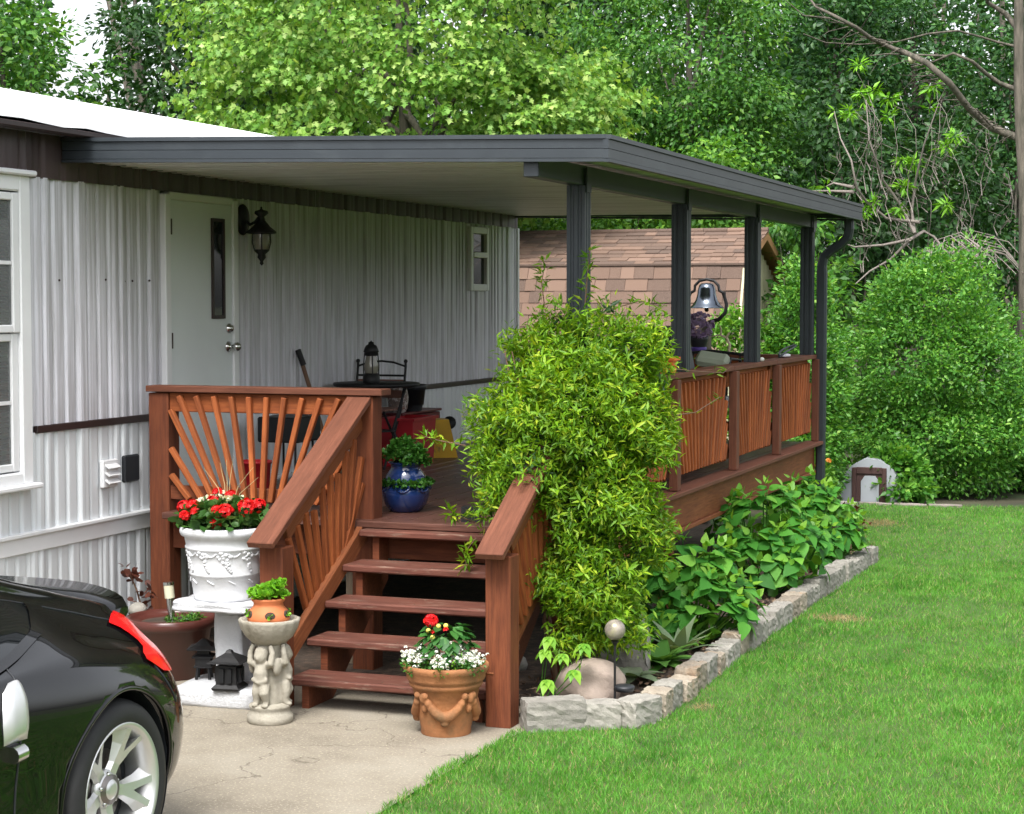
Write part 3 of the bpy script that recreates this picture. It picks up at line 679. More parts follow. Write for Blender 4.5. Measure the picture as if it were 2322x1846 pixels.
for y in (11.2, 12.6, 14.0, 15.4): board('joist', M['under'], deck, (DX0, y, .76), (DX1 - .03, y, .76), .04, .2)
for (x, y) in ((-3.40, 10.15), (-3.42, 12.4), (-3.42, 14.4), (-3.42, 16.7), (-4.7, 10.2), (-4.7, 12.9), (-4.0, 11.9), (-5.9, 10.1)):
    board('support_post', M['under'] if x < -3.5 else M['deckwood'], deck, (x, y, 0), (x, y, .65), .10, .10, (0, 1, 0))
def post(x, y, z0, z1, s=.135, mat='deckwood'): return board('railing_post', M[mat], deck, (x, y, z0), (x, y, z1), s, s, (0, 1, 0), .006)
post(-5.915, 10.068, 0, 1.60); post(-4.572, 10.068, 0, 1.60)
post(-4.588, 8.948, 0, .86); post(-3.318, 8.948, 0, .875)
# landing railing (cap + upper rail + lower rail) with a fan of balusters
def railing(cap0, cap1, up_rail, low_rail, bal, cw=.14, cth=.038, outn=(0, -1, 0), rail_h=.115, low_h=.085, n_out=.0):
    c = board('railing', M['railwood'], deck, cap0, cap1, cw, cth)
    for a, b, h, mt in ((up_rail[0], up_rail[1], rail_h, 'baluster'), (low_rail[0], low_rail[1], low_h, 'deckwood')):
        if a is not None: board('rail', M[mt], c, a, b, h, .036, outn)
    for a, b in bal: board('baluster', M['baluster'], c, a, b, .031, .034, outn)
    return c
def fan(x_of, lo, hi, foc, zlo, ztop, n_top, zside=None):
    """balusters radiating from a point below the deck, clipped to the opening lo..hi"""
    out = []
    for k in range(n_top):
        t = hi + (lo - hi) * (k + .5) / n_top
        s = foc[0] + (t - foc[0]) * (zlo - foc[1]) / (ztop - foc[1]); out.append((x_of(s, zlo), x_of(t, ztop)))
    for sgn, e in ((1, hi), (-1, lo)):
        for zz in (zside or ()):
            s = foc[0] + (e - foc[0]) * (zlo - foc[1]) / (zz - foc[1]); out.append((x_of(s, zlo), x_of(e, zz)))
    return out
f = lambda s, z: (s, 10.002, z)
railing((-5.99, 10.05, 1.625), (-4.44, 10.05, 1.625), ((-5.85, 10.04, 1.545), (-4.64, 10.04, 1.545)), ((-5.85, 10.04, 1.0), (-4.64, 10.04, 1.0)),
        fan(f, -5.83, -4.66, (-5.25, .42), .965, 1.585, 10, (1.50, 1.27, 1.11)))
# right side railing: four bays
f = lambda s, z: (-3.312, s, z)
bays = [(10.2, 12.08), (12.08, 13.74), (13.74, 15.23), (15.23, 16.88)]
c = None
for i, (a, b) in enumerate(bays):
    bl = fan(f, a + .08, b - .08, ((a + b) / 2, -.35), .985, 1.60, 13 if i else 15, (1.42, 1.25, 1.1))
    c = railing((-3.34, a - (.07 if i == 0 else -.001), 1.655), (-3.34, b - .001, 1.655), ((-3.355, a + .05, 1.57), (-3.355, b - .05, 1.57)), ((-3.355, a + .05, 1.02), (-3.355, b - .05, 1.02)), bl, outn=(1, 0, 0), cw=.15)
for y in (12.08, 13.74, 15.23, 16.86): board('railing_post', M['railwood'], deck, (-3.268, y, .905), (-3.268, y, 1.634), .06, .09, (0, 1, 0))
# back railing
c = railing((-6.1, 16.84, 1.655), (-3.42, 16.84, 1.655), ((-6.05, 16.85, 1.57), (-3.45, 16.85, 1.57)), ((-6.05, 16.85, 1.02), (-3.45, 16.85, 1.02)), [((x, 16.88, 1.0), (x, 16.88, 1.6)) for x in np.arange(-6.0, -3.5, .14)], outn=(0, 1, 0))
# stairs
for k in range(5):
    z = .17 * (k + 1); y = 8.915 + .228 * k; xl = -4.515; xr = -3.385
    if k == 4: y -= .005
    board('tread', M['tread'], deck, (xl, y + .13, z - .02), (xr, y + .13, z - .02), .262, .04, (0, 0, 1), .008)
for x in (-4.43, -3.45):
    st = [(8.96, 0), (8.96, .128)]
    for k in range(4):
        y = 8.96 + .228 * (k + 1); st += [(y, .17 * (k + 1) - .041), (y, .17 * (k + 2) - .041)]
    st += [(10.0, .809), (10.0, .55), (9.25, 0)]
    MB().prism([(a, b) for a, b in st], -.02, .02, Matrix(((0, 0, 1, x), (1, 0, 0, 0), (0, 1, 0, 0), (0, 0, 0, 1)))).build('stringer', M['deckwood'], deck)
# sloping stair railings
for xc, sgn in ((-4.588, 1), (-3.318, -1)):
    s0, s1 = Vector((xc, 8.76, .885)), Vector((xc, 10.03, 1.60)); sl = (s1 - s0) / (s1.y - s0.y)
    if sgn < 0: s1 = Vector((xc, 9.995, 1.585))
    upv = Vector((0, -sl.z, 1))
    c = board('stair_railing', M['railwood'], deck, s0, s1, .15, .036, upv)
    q = lambda y, dz, dx=0: Vector((xc + dx, y, s0.z + (y - s0.y) * sl.z + dz))
    board('rail', M['rim'], c, q(9.03, -.10), q(9.99, -.10), .14, .036, (1, 0, 0))
    board('rail', M['rim'], c, q(8.9, -.73, .04 * sgn), q(9.99, -.73, .04 * sgn), .105, .04, (1, 0, 0))
    for k in range(9):
        ya = 9.05 + .105 * k; yb = 9.27 + .065 * k
        zt = -.16 if k not in (3, 6) else -.22
        board('baluster', M['baluster'], c, q(yb, -.70, .015 * sgn), q(ya, zt, .015 * sgn), .036, .03, (1, 0, 0))
    for k, (ya, zt) in enumerate(((9.98, -.32), (9.99, -.48))):
        board('baluster', M['baluster'], c, q(9.80 - .08 * k, -.70, .02 * sgn), q(ya, zt, .02 * sgn), .036, .03, (1, 0, 0))
# ------------------------------------------------------------------ black sports car, backed up the driveway
AX, AY = -4.645, 5.97
car = thing('parked_car', 'glossy black two door sports car backed up the driveway', 'car', (AX, AY - 1.3, 0))
mc, nt, bs = newmat('black car paint'); bs.inputs['Base Color'].default_value = (.0035, .0035, .004, 1); bs.inputs['Roughness'].default_value = .25; bs.inputs['Coat Weight'].default_value = 1.0; bs.inputs['Coat Roughness'].default_value = .012; bs.inputs['Specular IOR Level'].default_value = .1; bs.inputs['Coat IOR'].default_value = 1.45
M['carpaint'] = mc
M['carglass'] = glass('tinted car glass', (.006, .007, .008), .01)
mt, nt, bs = newmat('red tail light lens'); bs.inputs['Base Color'].default_value = (.72, .006, .010, 1); bs.inputs['Roughness'].default_value = .2; bs.inputs['Coat Weight'].default_value = .5; M['taillens'] = mt
M['tyre'] = plain('tyre rubber', (.014, .014, .015), .7, 0, .2, 20)
M['alloy'] = plain('silver alloy', (.70, .70, .70), .36, .75, .04)
M['disc'] = plain('brake disc', (.22, .2, .19), .4, .9)
ST = [
 (-3.44, [(.45, .25), (.55, .30), (.60, .42), (.60, .52), (.58, .58), (.52, .62), (.40, .645), (.25, .655), (0, .66)]),
 (-3.20, [(.68, .20), (.76, .28), (.80, .45), (.80, .58), (.77, .66), (.68, .69), (.5, .70), (.3, .71), (0, .715)]),
 (-2.55, [(.78, .20), (.86, .30), (.895, .5), (.90, .66), (.87, .76), (.78, .79), (.6, .79), (.4, .81), (0, .83)]),
 (-1.80, [(.80, .18), (.86, .28), (.875, .48), (.875, .66), (.85, .80), (.80, .86), (.72, .89), (.5, .92), (0, .94)]),
 (-1.20, [(.80, .17), (.86, .26), (.865, .48), (.87, .68), (.85, .82), (.79, .885), (.60, 1.15), (.5, 1.24), (0, 1.27)]),
 (-0.60, [(.80, .17), (.86, .26), (.87, .48), (.885, .70), (.85, .845), (.77, .905), (.57, 1.16), (.48, 1.25), (0, 1.30)]),
 (-0.10, [(.82, .18), (.88, .28), (.905, .48), (.92, .69), (.86, .835), (.71, .93), (.52, 1.065), (.44, 1.14), (0, 1.20)]),
 (0.25, [(.82, .20), (.88, .30), (.91, .48), (.912, .67), (.84, .80), (.68, .88), (.52, .985), (.43, 1.045), (0, 1.09)]),
 (0.52, [(.82, .23), (.87, .33), (.89, .5), (.875, .635), (.80, .75), (.67, .84), (.545, .925), (.43, .972), (0, 1.0)]),
 (0.69, [(.74, .28), (.785, .36), (.80, .48), (.77, .61), (.705, .725), (.615, .805), (.53, .875), (.43, .93), (0, .975)]),
 (0.775, [(.56, .32), (.60, .37), (.61, .5), (.60, .60), (.56, .69), (.51, .77), (.455, .83), (.39, .885), (0, .94)])]
SA = np.array([s[0] for s in ST]); SP = np.array([s[1] for s in ST], float)
def cr(P, t):
    n = len(P); i = int(min(max(math.floor(t), 0), n - 2)); f = t - i
    p0, p1, p2, p3 = P[max(i - 1, 0)], P[i], P[i + 1], P[min(i + 2, n - 1)]
    m1 = (p2 - p0) * .5; m2 = (p3 - p1) * .5
    return (2 * f ** 3 - 3 * f ** 2 + 1) * p1 + (f ** 3 - 2 * f ** 2 + f) * m1 + (-2 * f ** 3 + 3 * f ** 2) * p2 + (f ** 3 - f ** 2) * m2
def surf(a, t, side=1, off=0):
    """point on the body: a along the car (0 = rear axle, + rearward), t up the half profile 0..8"""
    i = int(np.clip(np.searchsorted(SA, a) - 1, 0, len(SA) - 2)); ta = i + (a - SA[i]) / (SA[i + 1] - SA[i])
    q = cr([cr(list(SP[k]), t) for k in range(len(SA))], ta)
    p = Vector((AX + side * q[0], AY + a, q[1]))
    if off:
        e = 1e-3
        du = surf(min(a + e, SA[-1]), t) - surf(a - e, t); dv = surf(a, min(t + e, 8)) - surf(a, t - e)
        nn = du.cross(dv)
        if nn.length > 1e-12:
            nn.normalize()
            if nn.z * .5 + nn.x < 0: nn = -nn
            p += Vector((nn.x * side, nn.y, nn.z)) * off
    return p
def patch(a0, a1, t0, t1, na, ntt, side=1, off=.004, fa=None, ft=None):
    m = MB()
    for i in range(na + 1):
        for j in range(ntt + 1):
            u, v = i / na, j / ntt
            a = a0 + (a1 - a0) * u; t = t0 + (t1 - t0) * v
            if fa: a = fa(u, v)
            if ft: t = ft(u, v)
            m.v.append(tuple(surf(a, t, side, off)))
    for i in range(na):
        for j in range(ntt):
            q = i * (ntt + 1) + j; m.f.append((q, q + 1, q + ntt + 2, q + ntt + 1)); m.sm.append(True)
    return m
As = np.unique(np.concatenate([np.linspace(SA[0], -.7, 34), np.linspace(-.7, SA[-1], 40)])); Ts = np.linspace(0, 8, 41)
b = MB(); row = len(Ts) * 2 - 1
for a in As:
    half = [surf(a, t) for t in Ts]
    b.v += [tuple(p) for p in half] + [(2 * AX - p.x, p.y, p.z) for p in reversed(half[:-1])]
for i in range(len(As) - 1):
    for j in range(row):
        k = (j + 1) % row; b.f.append((i * row + j, i * row + k, (i + 1) * row + k, (i + 1) * row + j)); b.sm.append(j != row - 1)
b.f.append(tuple(range(row))); b.sm.append(False); b.f.append(tuple(range((len(As) - 1) * row, len(As) * row))); b.sm.append(False)
body = b.build('body', M['carpaint'], car)
cut = MB(); KY = Matrix.Rotation(R(90), 4, 'Y')
for ay, zz in ((AY + .075, .345), (AY - 2.50, .33)):
    for s in (1, -1): cut.lathe([(.372, -.3), (.372, .3)], (AX + s * .82, ay, zz), 120, M=KY, smooth=True)
cuto = cut.build('wheel_cutter', M['blackplastic'], None)
md = body.modifiers.new('arches', 'BOOLEAN'); md.operation = 'DIFFERENCE'; md.object = cuto; md.solver = 'EXACT'
bpy.context.view_layer.update()
dg = bpy.context.evaluated_depsgraph_get(); me2 = bpy.data.meshes.new_from_object(body.evaluated_get(dg))
body.modifiers.clear(); body.data = me2
bpy.data.objects.remove(cuto, do_unlink=True)
for s in (1, -1):
    pin = [(-1.4, 4.55), (-.9, 4.60), (-.532, 4.69), (-.374, 4.83), (-.215, 5.0), (-.132, 5.09), (-.081, 5.18), (.027, 5.5), (.085, 5.74), (.10, 5.88)]
    pout = [(-1.4, 4.78), (-.95, 4.84), (-.56, 4.93), (-.40, 5.02), (-.27, 5.12), (-.19, 5.19), (-.148, 5.28), (-.05, 5.6), (-.02, 5.75), (-.01, 5.88)]
    ptop = [(-1.05, 5.95), (-.8, 5.95), (-.56, 5.93), (-.4, 5.92), (-.27, 5.91), (-.19, 5.9), (-.148, 5.9), (-.07, 5.89), (-.03, 5.89), (-.012, 5.89)]
    def between(A_, B_, w_):
        def f_(u, v):
            x = u * (len(A_) - 1); i = min(int(x), len(A_) - 2); fr_ = x - i
            a_ = A_[i][w_] + (A_[i + 1][w_] - A_[i][w_]) * fr_; b_ = B_[i][w_] + (B_[i + 1][w_] - B_[i][w_]) * fr_
            return a_ + (b_ - a_) * v
        return f_
    g = patch(0, 0, 0, 0, 27, 6, s, .003, fa=between(pout, ptop, 0), ft=between(pout, ptop, 1)).build('side_window', M['carglass'], body)
    patch(0, 0, 0, 0, 36, 2, s, .008, fa=between(pin, pout, 0), ft=between(pin, pout, 1)).build('window_moulding', M['carpaint'], g)
    ts = [(.43, 5.37), (.47, 5.18), (.485, 4.92), (.48, 4.66), (.45, 4.4), (.38, 4.16), (.35, 3.92), (.44, 3.55)]
    te = [(.60, 6.05), (.70, 5.85), (.73, 5.45), (.735, 5.0), (.73, 4.6), (.72, 4.2), (.69, 3.8), (.55, 3.52)]
    patch(0, 0, 0, 0, 28, 8, s, .009, fa=between(ts, te, 0), ft=between(ts, te, 1)).build('tail_light', M['taillens'], body)
    lip = []
    for k in range(33):
        an_ = math.radians(-18 + 216 * k / 32); aa, zz = .075 + .372 * math.cos(an_), .345 + .372 * math.sin(an_)
        tt = min(np.linspace(.05, 5, 160), key=lambda t: abs(surf(aa, t).z - zz)); p_ = surf(aa, tt, s, -.006); lip.append((p_.x, AY + aa, zz))
    MB().tube(lip, .011, 8).build('wheel_arch_lip', M['carpaint'], body)
    # shut lines
    for pth in ([(float(np.interp(k, [0, 4, 7, 10, 12], [-.7, -.148, .085, .303, .49])), float(np.interp(k, [0, 4, 7, 10, 12], [6.0, 5.9, 5.85, 5.72, 5.5]))) for k in range(13)], [(-.56 + .09 * (k / 12) ** 2, 1.2 + 3.72 * k / 12) for k in range(13)], [(.40 + .012 * k, 3.75 - .16 * k) for k in range(8)]):
        MB().tube([surf(a, t, s, .0005) for a, t in pth], .004, 6).build('shut_line', M['blackplastic'], body)
    # vertical silver door handle
    hr = [(-.515, 4.14), (-.497, 3.9), (-.49, 3.55), (-.497, 3.2), (-.51, 2.80)]; hl = [(-.55, 4.10), (-.60, 3.85), (-.625, 3.5), (-.635, 3.15), (-.635, 2.80)]
    fa_, ft_ = between(hl, hr, 0), between(hl, hr, 1); hm = MB(); nu, nv = 16, 6
    for i in range(nu + 1):
        for j in range(nv + 1): u, v = i / nu, j / nv; hm.v.append(tuple(surf(fa_(u, v), ft_(u, v), s, .002 + .026 * (1 - abs(2 * v - 1) ** 4) * (1 - abs(2 * u - 1) ** 10))))
    for i in range(nu):
        for j in range(nv): q = i * (nv + 1) + j; hm.f.append((q, q + 1, q + nv + 2, q + nv + 1)); hm.sm.append(True)
    hm.build('door_handle', M['alloy'], body)
    MB().tube([surf(-.60, 2.62, s, .012), surf(-.545, 2.64, s, .014)], [.03, .028], 10).build('handle_lock', M['chrome'], body)
# ducktail lip, hatch glass, windscreen
sp = MB(); n = 28
for i in range(n + 1):
    x = -.55 + 1.10 * i / n; q = 1 - (abs(x) / .55) ** 3
    y = AY + .70 + .075 * q ** .7; z = .905 + .085 * q ** .55
    sp.v += [(AX + x, y - .22, z - .035 + .02 * q), (AX + x, y - .09, z - .012), (AX + x, y, z + .006), (AX + x, y + .004, z - .014), (AX + x, y - .07, z - .075), (AX + x, y - .22, z - .10)]
for i in range(n):
    for j in range(6): k = (j + 1) % 6; sp.f.append((i * 6 + j, i * 6 + k, i * 6 + 6 + k, i * 6 + 6 + j)); sp.sm.append(j < 2)
sp.f += [tuple(range(6)), tuple(range(n * 6, n * 6 + 6))]; sp.sm += [False, False]
sp.build('spoiler', M['carpaint'], body)
for nm, a0, a1, t0, ww in (('rear_window', -.42, .42, 7.0, .9), ('windscreen', -1.74, -1.24, 7.0, .9)):
    m = MB()
    for i in range(13):
        for j in range(17):
            a = a0 + (a1 - a0) * i / 12; x = -1 + 2 * j / 16
            m.v.append(tuple(surf(a, 8 - abs(x) * .98, 1 if x >= 0 else -1, .004)))
    for i in range(12):
        for j in range(16): q = i * 17 + j; m.f.append((q, q + 1, q + 18, q + 17)); m.sm.append(True)
    m.build(nm, M['carglass'], body)
for s in (1, -1):
    patch(-3.3, -2.85, 4.6, 5.4, 8, 3, s, .006).build('headlight', M['chrome'], body)
    MB().ball((AX + s * 1.0, AY - 1.72, .95), .09, 12, 8, (1, .6, .62)).build('door_mirror', M['carpaint'], body)
MB().box((AX, AY + .775, .53), (.52, .02, .12), ch=.005).build('number_plate', M['whitetrim'], body)
# wheels
def wheel(y, s, spin):
    xo = AX + s * .905; rad = .338
    M4 = Matrix.Translation((xo, y, rad)) @ Matrix.Rotation(R(90 * s), 4, 'Y')
    tp = [(.245, -.20), (.30, -.235), (.325, -.22), (rad, -.18), (rad, -.05), (.328, -.02), (.312, -.002), (.285, .006), (.262, .004), (.247, -.004)]
    wl = MB().lathe(tp, (0, 0, 0), 56, M=M4, caps=False).build('wheel', M['tyre'], car)
    rp = [(.247, -.20), (.225, -.20), (.215, -.09), (.222, -.03), (.238, -.004), (.250, .004), (.254, -.002), (.249, -.012)]
    MB().lathe(rp, (0, 0, 0), 56, M=M4, caps=False).build('rim', M['alloy'], wl)
    MB().lathe([(.0, -.115), (.15, -.115), (.15, -.10), (.06, -.10), (.055, -.05), (0, -.05)], (0, 0, 0), 32, M=M4).build('brake_disc', M['disc'], wl)
    MB().lathe([(.216, -.125), (.0, -.125)], (0, 0, 0), 32, M=M4, caps=False).build('gap_shade_disc', M['blackplastic'], wl)  # black disc added so the gaps between spokes read as deep shade
    for k in range(5):
        a = spin + k * 2 * math.pi / 5
        m = MB()
        # a fork: one arm from the hub that splits in two before the rim
        Z = Matrix.Rotation(a, 4, 'Z')
        secs = [(.035, .034, .012, 0), (.09, .030, .012, 0), (.14, .036, .008, 0)]
        top = [(-.027, .03), (-.025, .10), (-.046, .165), (-.080, .230), (-.050, .240), (-.016, .175), (0, .150), (.016, .175), (.050, .240), (.080, .230), (.046, .165), (.025, .10), (.027, .03)]
        n_ = len(top); P = []
        for (w_, r_) in top:
            zt = -.068 + .058 * max(0, min(1, (r_ - .06) / .18)) ** 1.3; P.append(Vector((r_, w_ * .8, zt)))
        for (w_, r_) in top: P.append(Vector((r_ * (1 if r_ < .2 else .985), w_ * 1.25, -.09 + .03 * r_ / .24)))
        tri = [(0, 1, 11, 12), (1, 2, 6), (2, 5, 6), (2, 3, 4, 5), (1, 6, 11), (6, 10, 11), (6, 7, 10), (7, 8, 9, 10)]
        F = list(tri) + [(i, (i + 1) % n_, n_ + (i + 1) % n_, n_ + i) for i in range(n_)]
        m.add([M4 @ Z @ p for p in P], F); m.build('spoke', M['alloy'], wl)
        MB().lathe([(.010, -.02), (.010, .0), (.006, .006), (0, .006)], (0, 0, 0), 8, M=M4 @ Matrix.Rotation(a + .63, 4, 'Z') @ Matrix.Translation((.057, 0, -.058))).build('wheel_nut', M['chrome'], wl)
    MB().lathe([(.075, -.09), (.072, -.066), (.045, -.06), (.034, -.045), (.020, -.04), (0, -.042)], (0, 0, 0), 24, M=M4).build('hub', M['alloy'], wl)
for y in (AY + .075, AY - 2.50):
    for s in (1, -1): wheel(y, s, R(4 if s > 0 else 20))
for s in (1, -1):
    MB().box((AX + s * .765, AY + .45, .285), (.16, .02, .24), ch=.008).build('mud_flap', M['blackplastic'], body)
    MB().lathe([(.366, -.26), (.366, .02)], (AX + s * .86, AY + .075, .345), 32, M=KY, caps=False).build('wheel_arch_liner', M['blackplastic'], body)

# ------------------------------------------------------------------ pots, pedestals and ornaments on the driveway
def foliage(name, mat, parent, cl, rad, per, size, T, droop=.2, up=.7, cdz=.6):
    cl = np.array(cl, float); cd = np.tile([0, 0, cdz], (len(cl), 1)) + rng.normal(size=cl.shape) * .3
    P, D, Nn = spray(cl, cd, per, rad, droop, up)
    me = leaf_mesh(name, mat, P, D, Nn, rng.uniform(size * .7, size * 1.25, len(P)), T)
    return link(bpy.data.objects.new(name, me), parent)
def disc_pts(c, r, n, z=0.0):
    a = rng.uniform(0, 2 * np.pi, n); q = r * np.sqrt(rng.random(n)); return np.stack([c[0] + q * np.cos(a), c[1] + q * np.sin(a), np.full(n, c[2]) + z * (1 - (q / r) ** 2)], 1)
# white stucco pedestal
PX, PY = -4.93, 9.02
ped = thing('pedestal', 'white stucco pedestal table with square base beside the stair post', 'pedestal', (PX, PY, 0))
def rough_box(c, d, n=5, j=.006, rot=None, smooth=True):
    bm = bmesh.new(); bmesh.ops.create_cube(bm, size=1); bmesh.ops.subdivide_edges(bm, edges=bm.edges, cuts=n, use_grid_fill=True)
    for v in bm.verts:
        p = Vector((v.co.x * d[0], v.co.y * d[1], v.co.z * d[2]))
        e = sum(abs(abs(v.co[k]) - .5) < 1e-4 for k in range(3))
        if e >= 2: p *= 1 - .02 * (e - 1)
        p += Vector((random.uniform(-j, j), random.uniform(-j, j), random.uniform(-j, j)))
        v.co = (rot @ p if rot else p) + Vector(c)
    m = MB(); bm.verts.index_update(); m.add([v.co for v in bm.verts], [[v.index for v in f.verts] for f in bm.faces], smooth); bm.free(); return m
rz = Euler((0, 0, R(3))).to_matrix()
rough_box((PX + .02, PY, .05), (.48, .42, .10), 4, .003, rz).build('base', M['plaster'], ped)
rough_box((PX + .03, PY + .03, .30), (.155, .15, .42), 6, .004, rz).build('column', M['plaster'], ped)
rough_box((PX + .02, PY, .535), (.47, .43, .055), 6, .004, rz).build('table_top', M['plaster'], ped)
# white urn with geraniums
UX, UY, UZ = -4.915, 8.99, .563
urn = thing('flower_urn', 'large white grape relief urn of red geraniums on the pedestal', 'planter', (UX, UY, UZ))
MB().lathe([(.165, 0), (.172, .008), (.170, .02), (.186, .13), (.192, .135), (.192, .145), (.188, .15), (.207, .27), (.214, .275), (.214, .285), (.209, .29), (.217, .335), (.236, .345), (.243, .365), (.240, .385), (.228, .39), (.218, .37), (.20, .33), (0, .33)], (UX, UY, UZ), 40).build('urn', M['urnwhite'], urn)
rl = MB()
def on_urn(a, z, o=0): r = .172 + (z / .335) * .045 + o; return (UX + r * math.cos(a), UY + r * math.sin(a), UZ + z)
for a0 in np.arange(-2.9, 3.2, .62):
    for k in range(20):
        v = random.random(); a = a0 + random.uniform(-.14, .14) * (1 - v) + (v - .5) * .25; rl.ball(on_urn(a, .16 + .09 * (1 - v), -.002), .0085, 7, 5)
    for k in range(3): rl.ball(on_urn(a0 + .1 - .12 * k, .245 + .01 * k, -.008), .018, 8, 5, (.9, .9, .7))
    rl.tube([on_urn(a0 + .05 + .31 * t, .262 - .02 * math.sin(t * 3.1), .0) for t in np.linspace(0, 1, 7)], .0045, 6)
    rl.tube([on_urn(a0 + .05 + .2 * t, .115 - .02 * t, .0) for t in np.linspace(0, 1, 5)], .0035, 6)
tag(rl.build('grape_relief', M['urnwhite'], urn), kind='stuff')
MB().lathe([(.20, .335), (0, .352)], (UX, UY, UZ), 24, caps=False).build('potting_soil', M['soil'], urn)
gf = np.concatenate([disc_pts((UX, UY, UZ + .425), .20, 60, .07), disc_pts((UX, UY, UZ + .415), .23, 20, .02)])
foliage('leaves', M['lf_ger'], urn, gf, .05, 14, .052, T_ROUND, .3, .6)
def floret_ball(m, c, r, n, s):
    for k in range(n):
        d = Vector(rdir(1)[0]); d.z = abs(d.z) * .9 + .05 if random.random() < .8 else d.z; d.normalize()
        x = d.orthogonal().normalized(); y = d.cross(x); p = Vector(c) + d * r * random.uniform(.75, 1)
        q = [p + (x * math.cos(a) + y * math.sin(a)) * s * (1 if i % 2 == 0 else .62) + d * s * .2 for i, a in enumerate(np.linspace(0, 2 * math.pi, 11)[:-1] + random.random())]
        m.add([p] + q, [(0, i + 1, (i + 1) % 10 + 1) for i in range(10)])
for dx, dy, dz, r in ((.185, -.10, .475, .058), (.085, -.15, .455, .05), (-.235, -.02, .45, .046), (-.10, -.13, .44, .038), (-.055, -.03, .49, .04), (.03, -.15, .455, .036), (-.15, -.08, .47, .04), (.05, -.19, .40, .034), (.02, .03, .52, .035), (.17, .06, .47, .045), (-.16, -.15, .425, .03), (-.07, .05, .53, .032)):
    dz += .025; m = MB(); c = (UX + dx, UY + dy, UZ + dz); floret_ball(m, c, r * .88, 64, .0145)
    fl = m.build('flower_head', M['redpetal'], urn)
    MB().tube([(UX + dx * .6, UY + dy * .6, UZ + .36), (c[0], c[1], c[2] - r * .5)], .004, 5).build('stem', M['lf_ger'], fl)
cp = disc_pts((UX - .02, UY - .0, UZ + .50), .12, 15, .04); me = []
P, D, Nn = spray(cp, np.tile([0, 0, 1.], (len(cp), 1)), 14, .03, -.3, .6)
tag(link(bpy.data.objects.new('cream_flowers', leaf_mesh('cream_flowers', M['creampetal'], P, D, Nn, rng.uniform(.014, .024, len(P)), T_ROUND)), urn), kind='stuff')
for a, L, t in ((2.6, .34, .5), (1.2, .42, .25), (.7, .36, .6), (2.2, .38, .2), (.3, .3, .7), (1.7, .40, .1)):
    dxx = math.cos(a) * math.sin(t) ; MB().tube([(UX, UY + .02, UZ + .38), (UX + dxx * L * .4, UY + .03, UZ + .38 + L * .6), (UX + dxx * L * 1.0, UY + .03, UZ + .38 + L * .9)], [.003, .002, .001], 5).build('grass_stalk', M['drystalk'], urn)
# little pagoda lanterns on the pedestal base
def pagoda(x, y, z, s, label, tiers, rot):
    p = thing('garden_lantern', label, 'lantern', (x, y, z), 'small dark pagoda lanterns on the white pedestal base')
    rt = Matrix.Rotation(rot, 4, 'Z')
    def sq(prof, name):
        m = MB(); m.lathe([(r * s * 1.414, zz * s) for r, zz in prof], (x, y, z), 4, False, M=rt @ Matrix.Rotation(R(45), 4, 'Z')); return m.build(name, M['iron'], p)
    if tiers == 1:
        sq([(.075, 0), (.078, .012), (.060, .03)], 'foot'); b_ = sq([(.058, .03), (.056, .13)], 'chamber')
        for sx, sy in ((1, 0), (-1, 0), (0, 1), (0, -1)):
            for q in (-.022, .022):
                c = rt @ Vector((sx * .058 + (q if sx == 0 else 0), sy * .058 + (q if sy == 0 else 0), .08)); MB().box(Vector((x, y, z)) + c * s, (.026 * s, .026 * s, .075 * s), rt.to_3x3()).build('grille', M['black'], b_)
        sq([(.085, .145), (.098, .15), (.080, .158), (.055, .175), (.02, .195), (.012, .21), (0, .215)], 'roof')
    else:
        for sx in (-1, 1):
            for sy in (-1, 1):
                c = rt @ Vector((sx * .04, sy * .04, 0)); MB().tube([Vector((x, y, z)) + Vector((c.x, c.y, 0)) * s, Vector((x, y, z)) + Vector((c.x * .8, c.y * .8, .07)) * s], .009 * s, 6).build('leg', M['iron'], p)
        sq([(.05, .07), (.055, .078), (.045, .085), (.045, .13)], 'chamber'); sq([(.06, .13), (.064, .137), (.035, .15), (.035, .18)], 'middle_roof'); sq([(.085, .18), (.09, .187), (.05, .205), (.015, .235), (0, .24)], 'roof')
pagoda(-4.83, 8.87, .10, .98, 'squat black cast pagoda lantern in front of the white pedestal column', 1, R(8))
pagoda(-5.09, 9.06, .10, .92, 'slim three tier dark pagoda lantern at the left of the white column', 3, R(20))
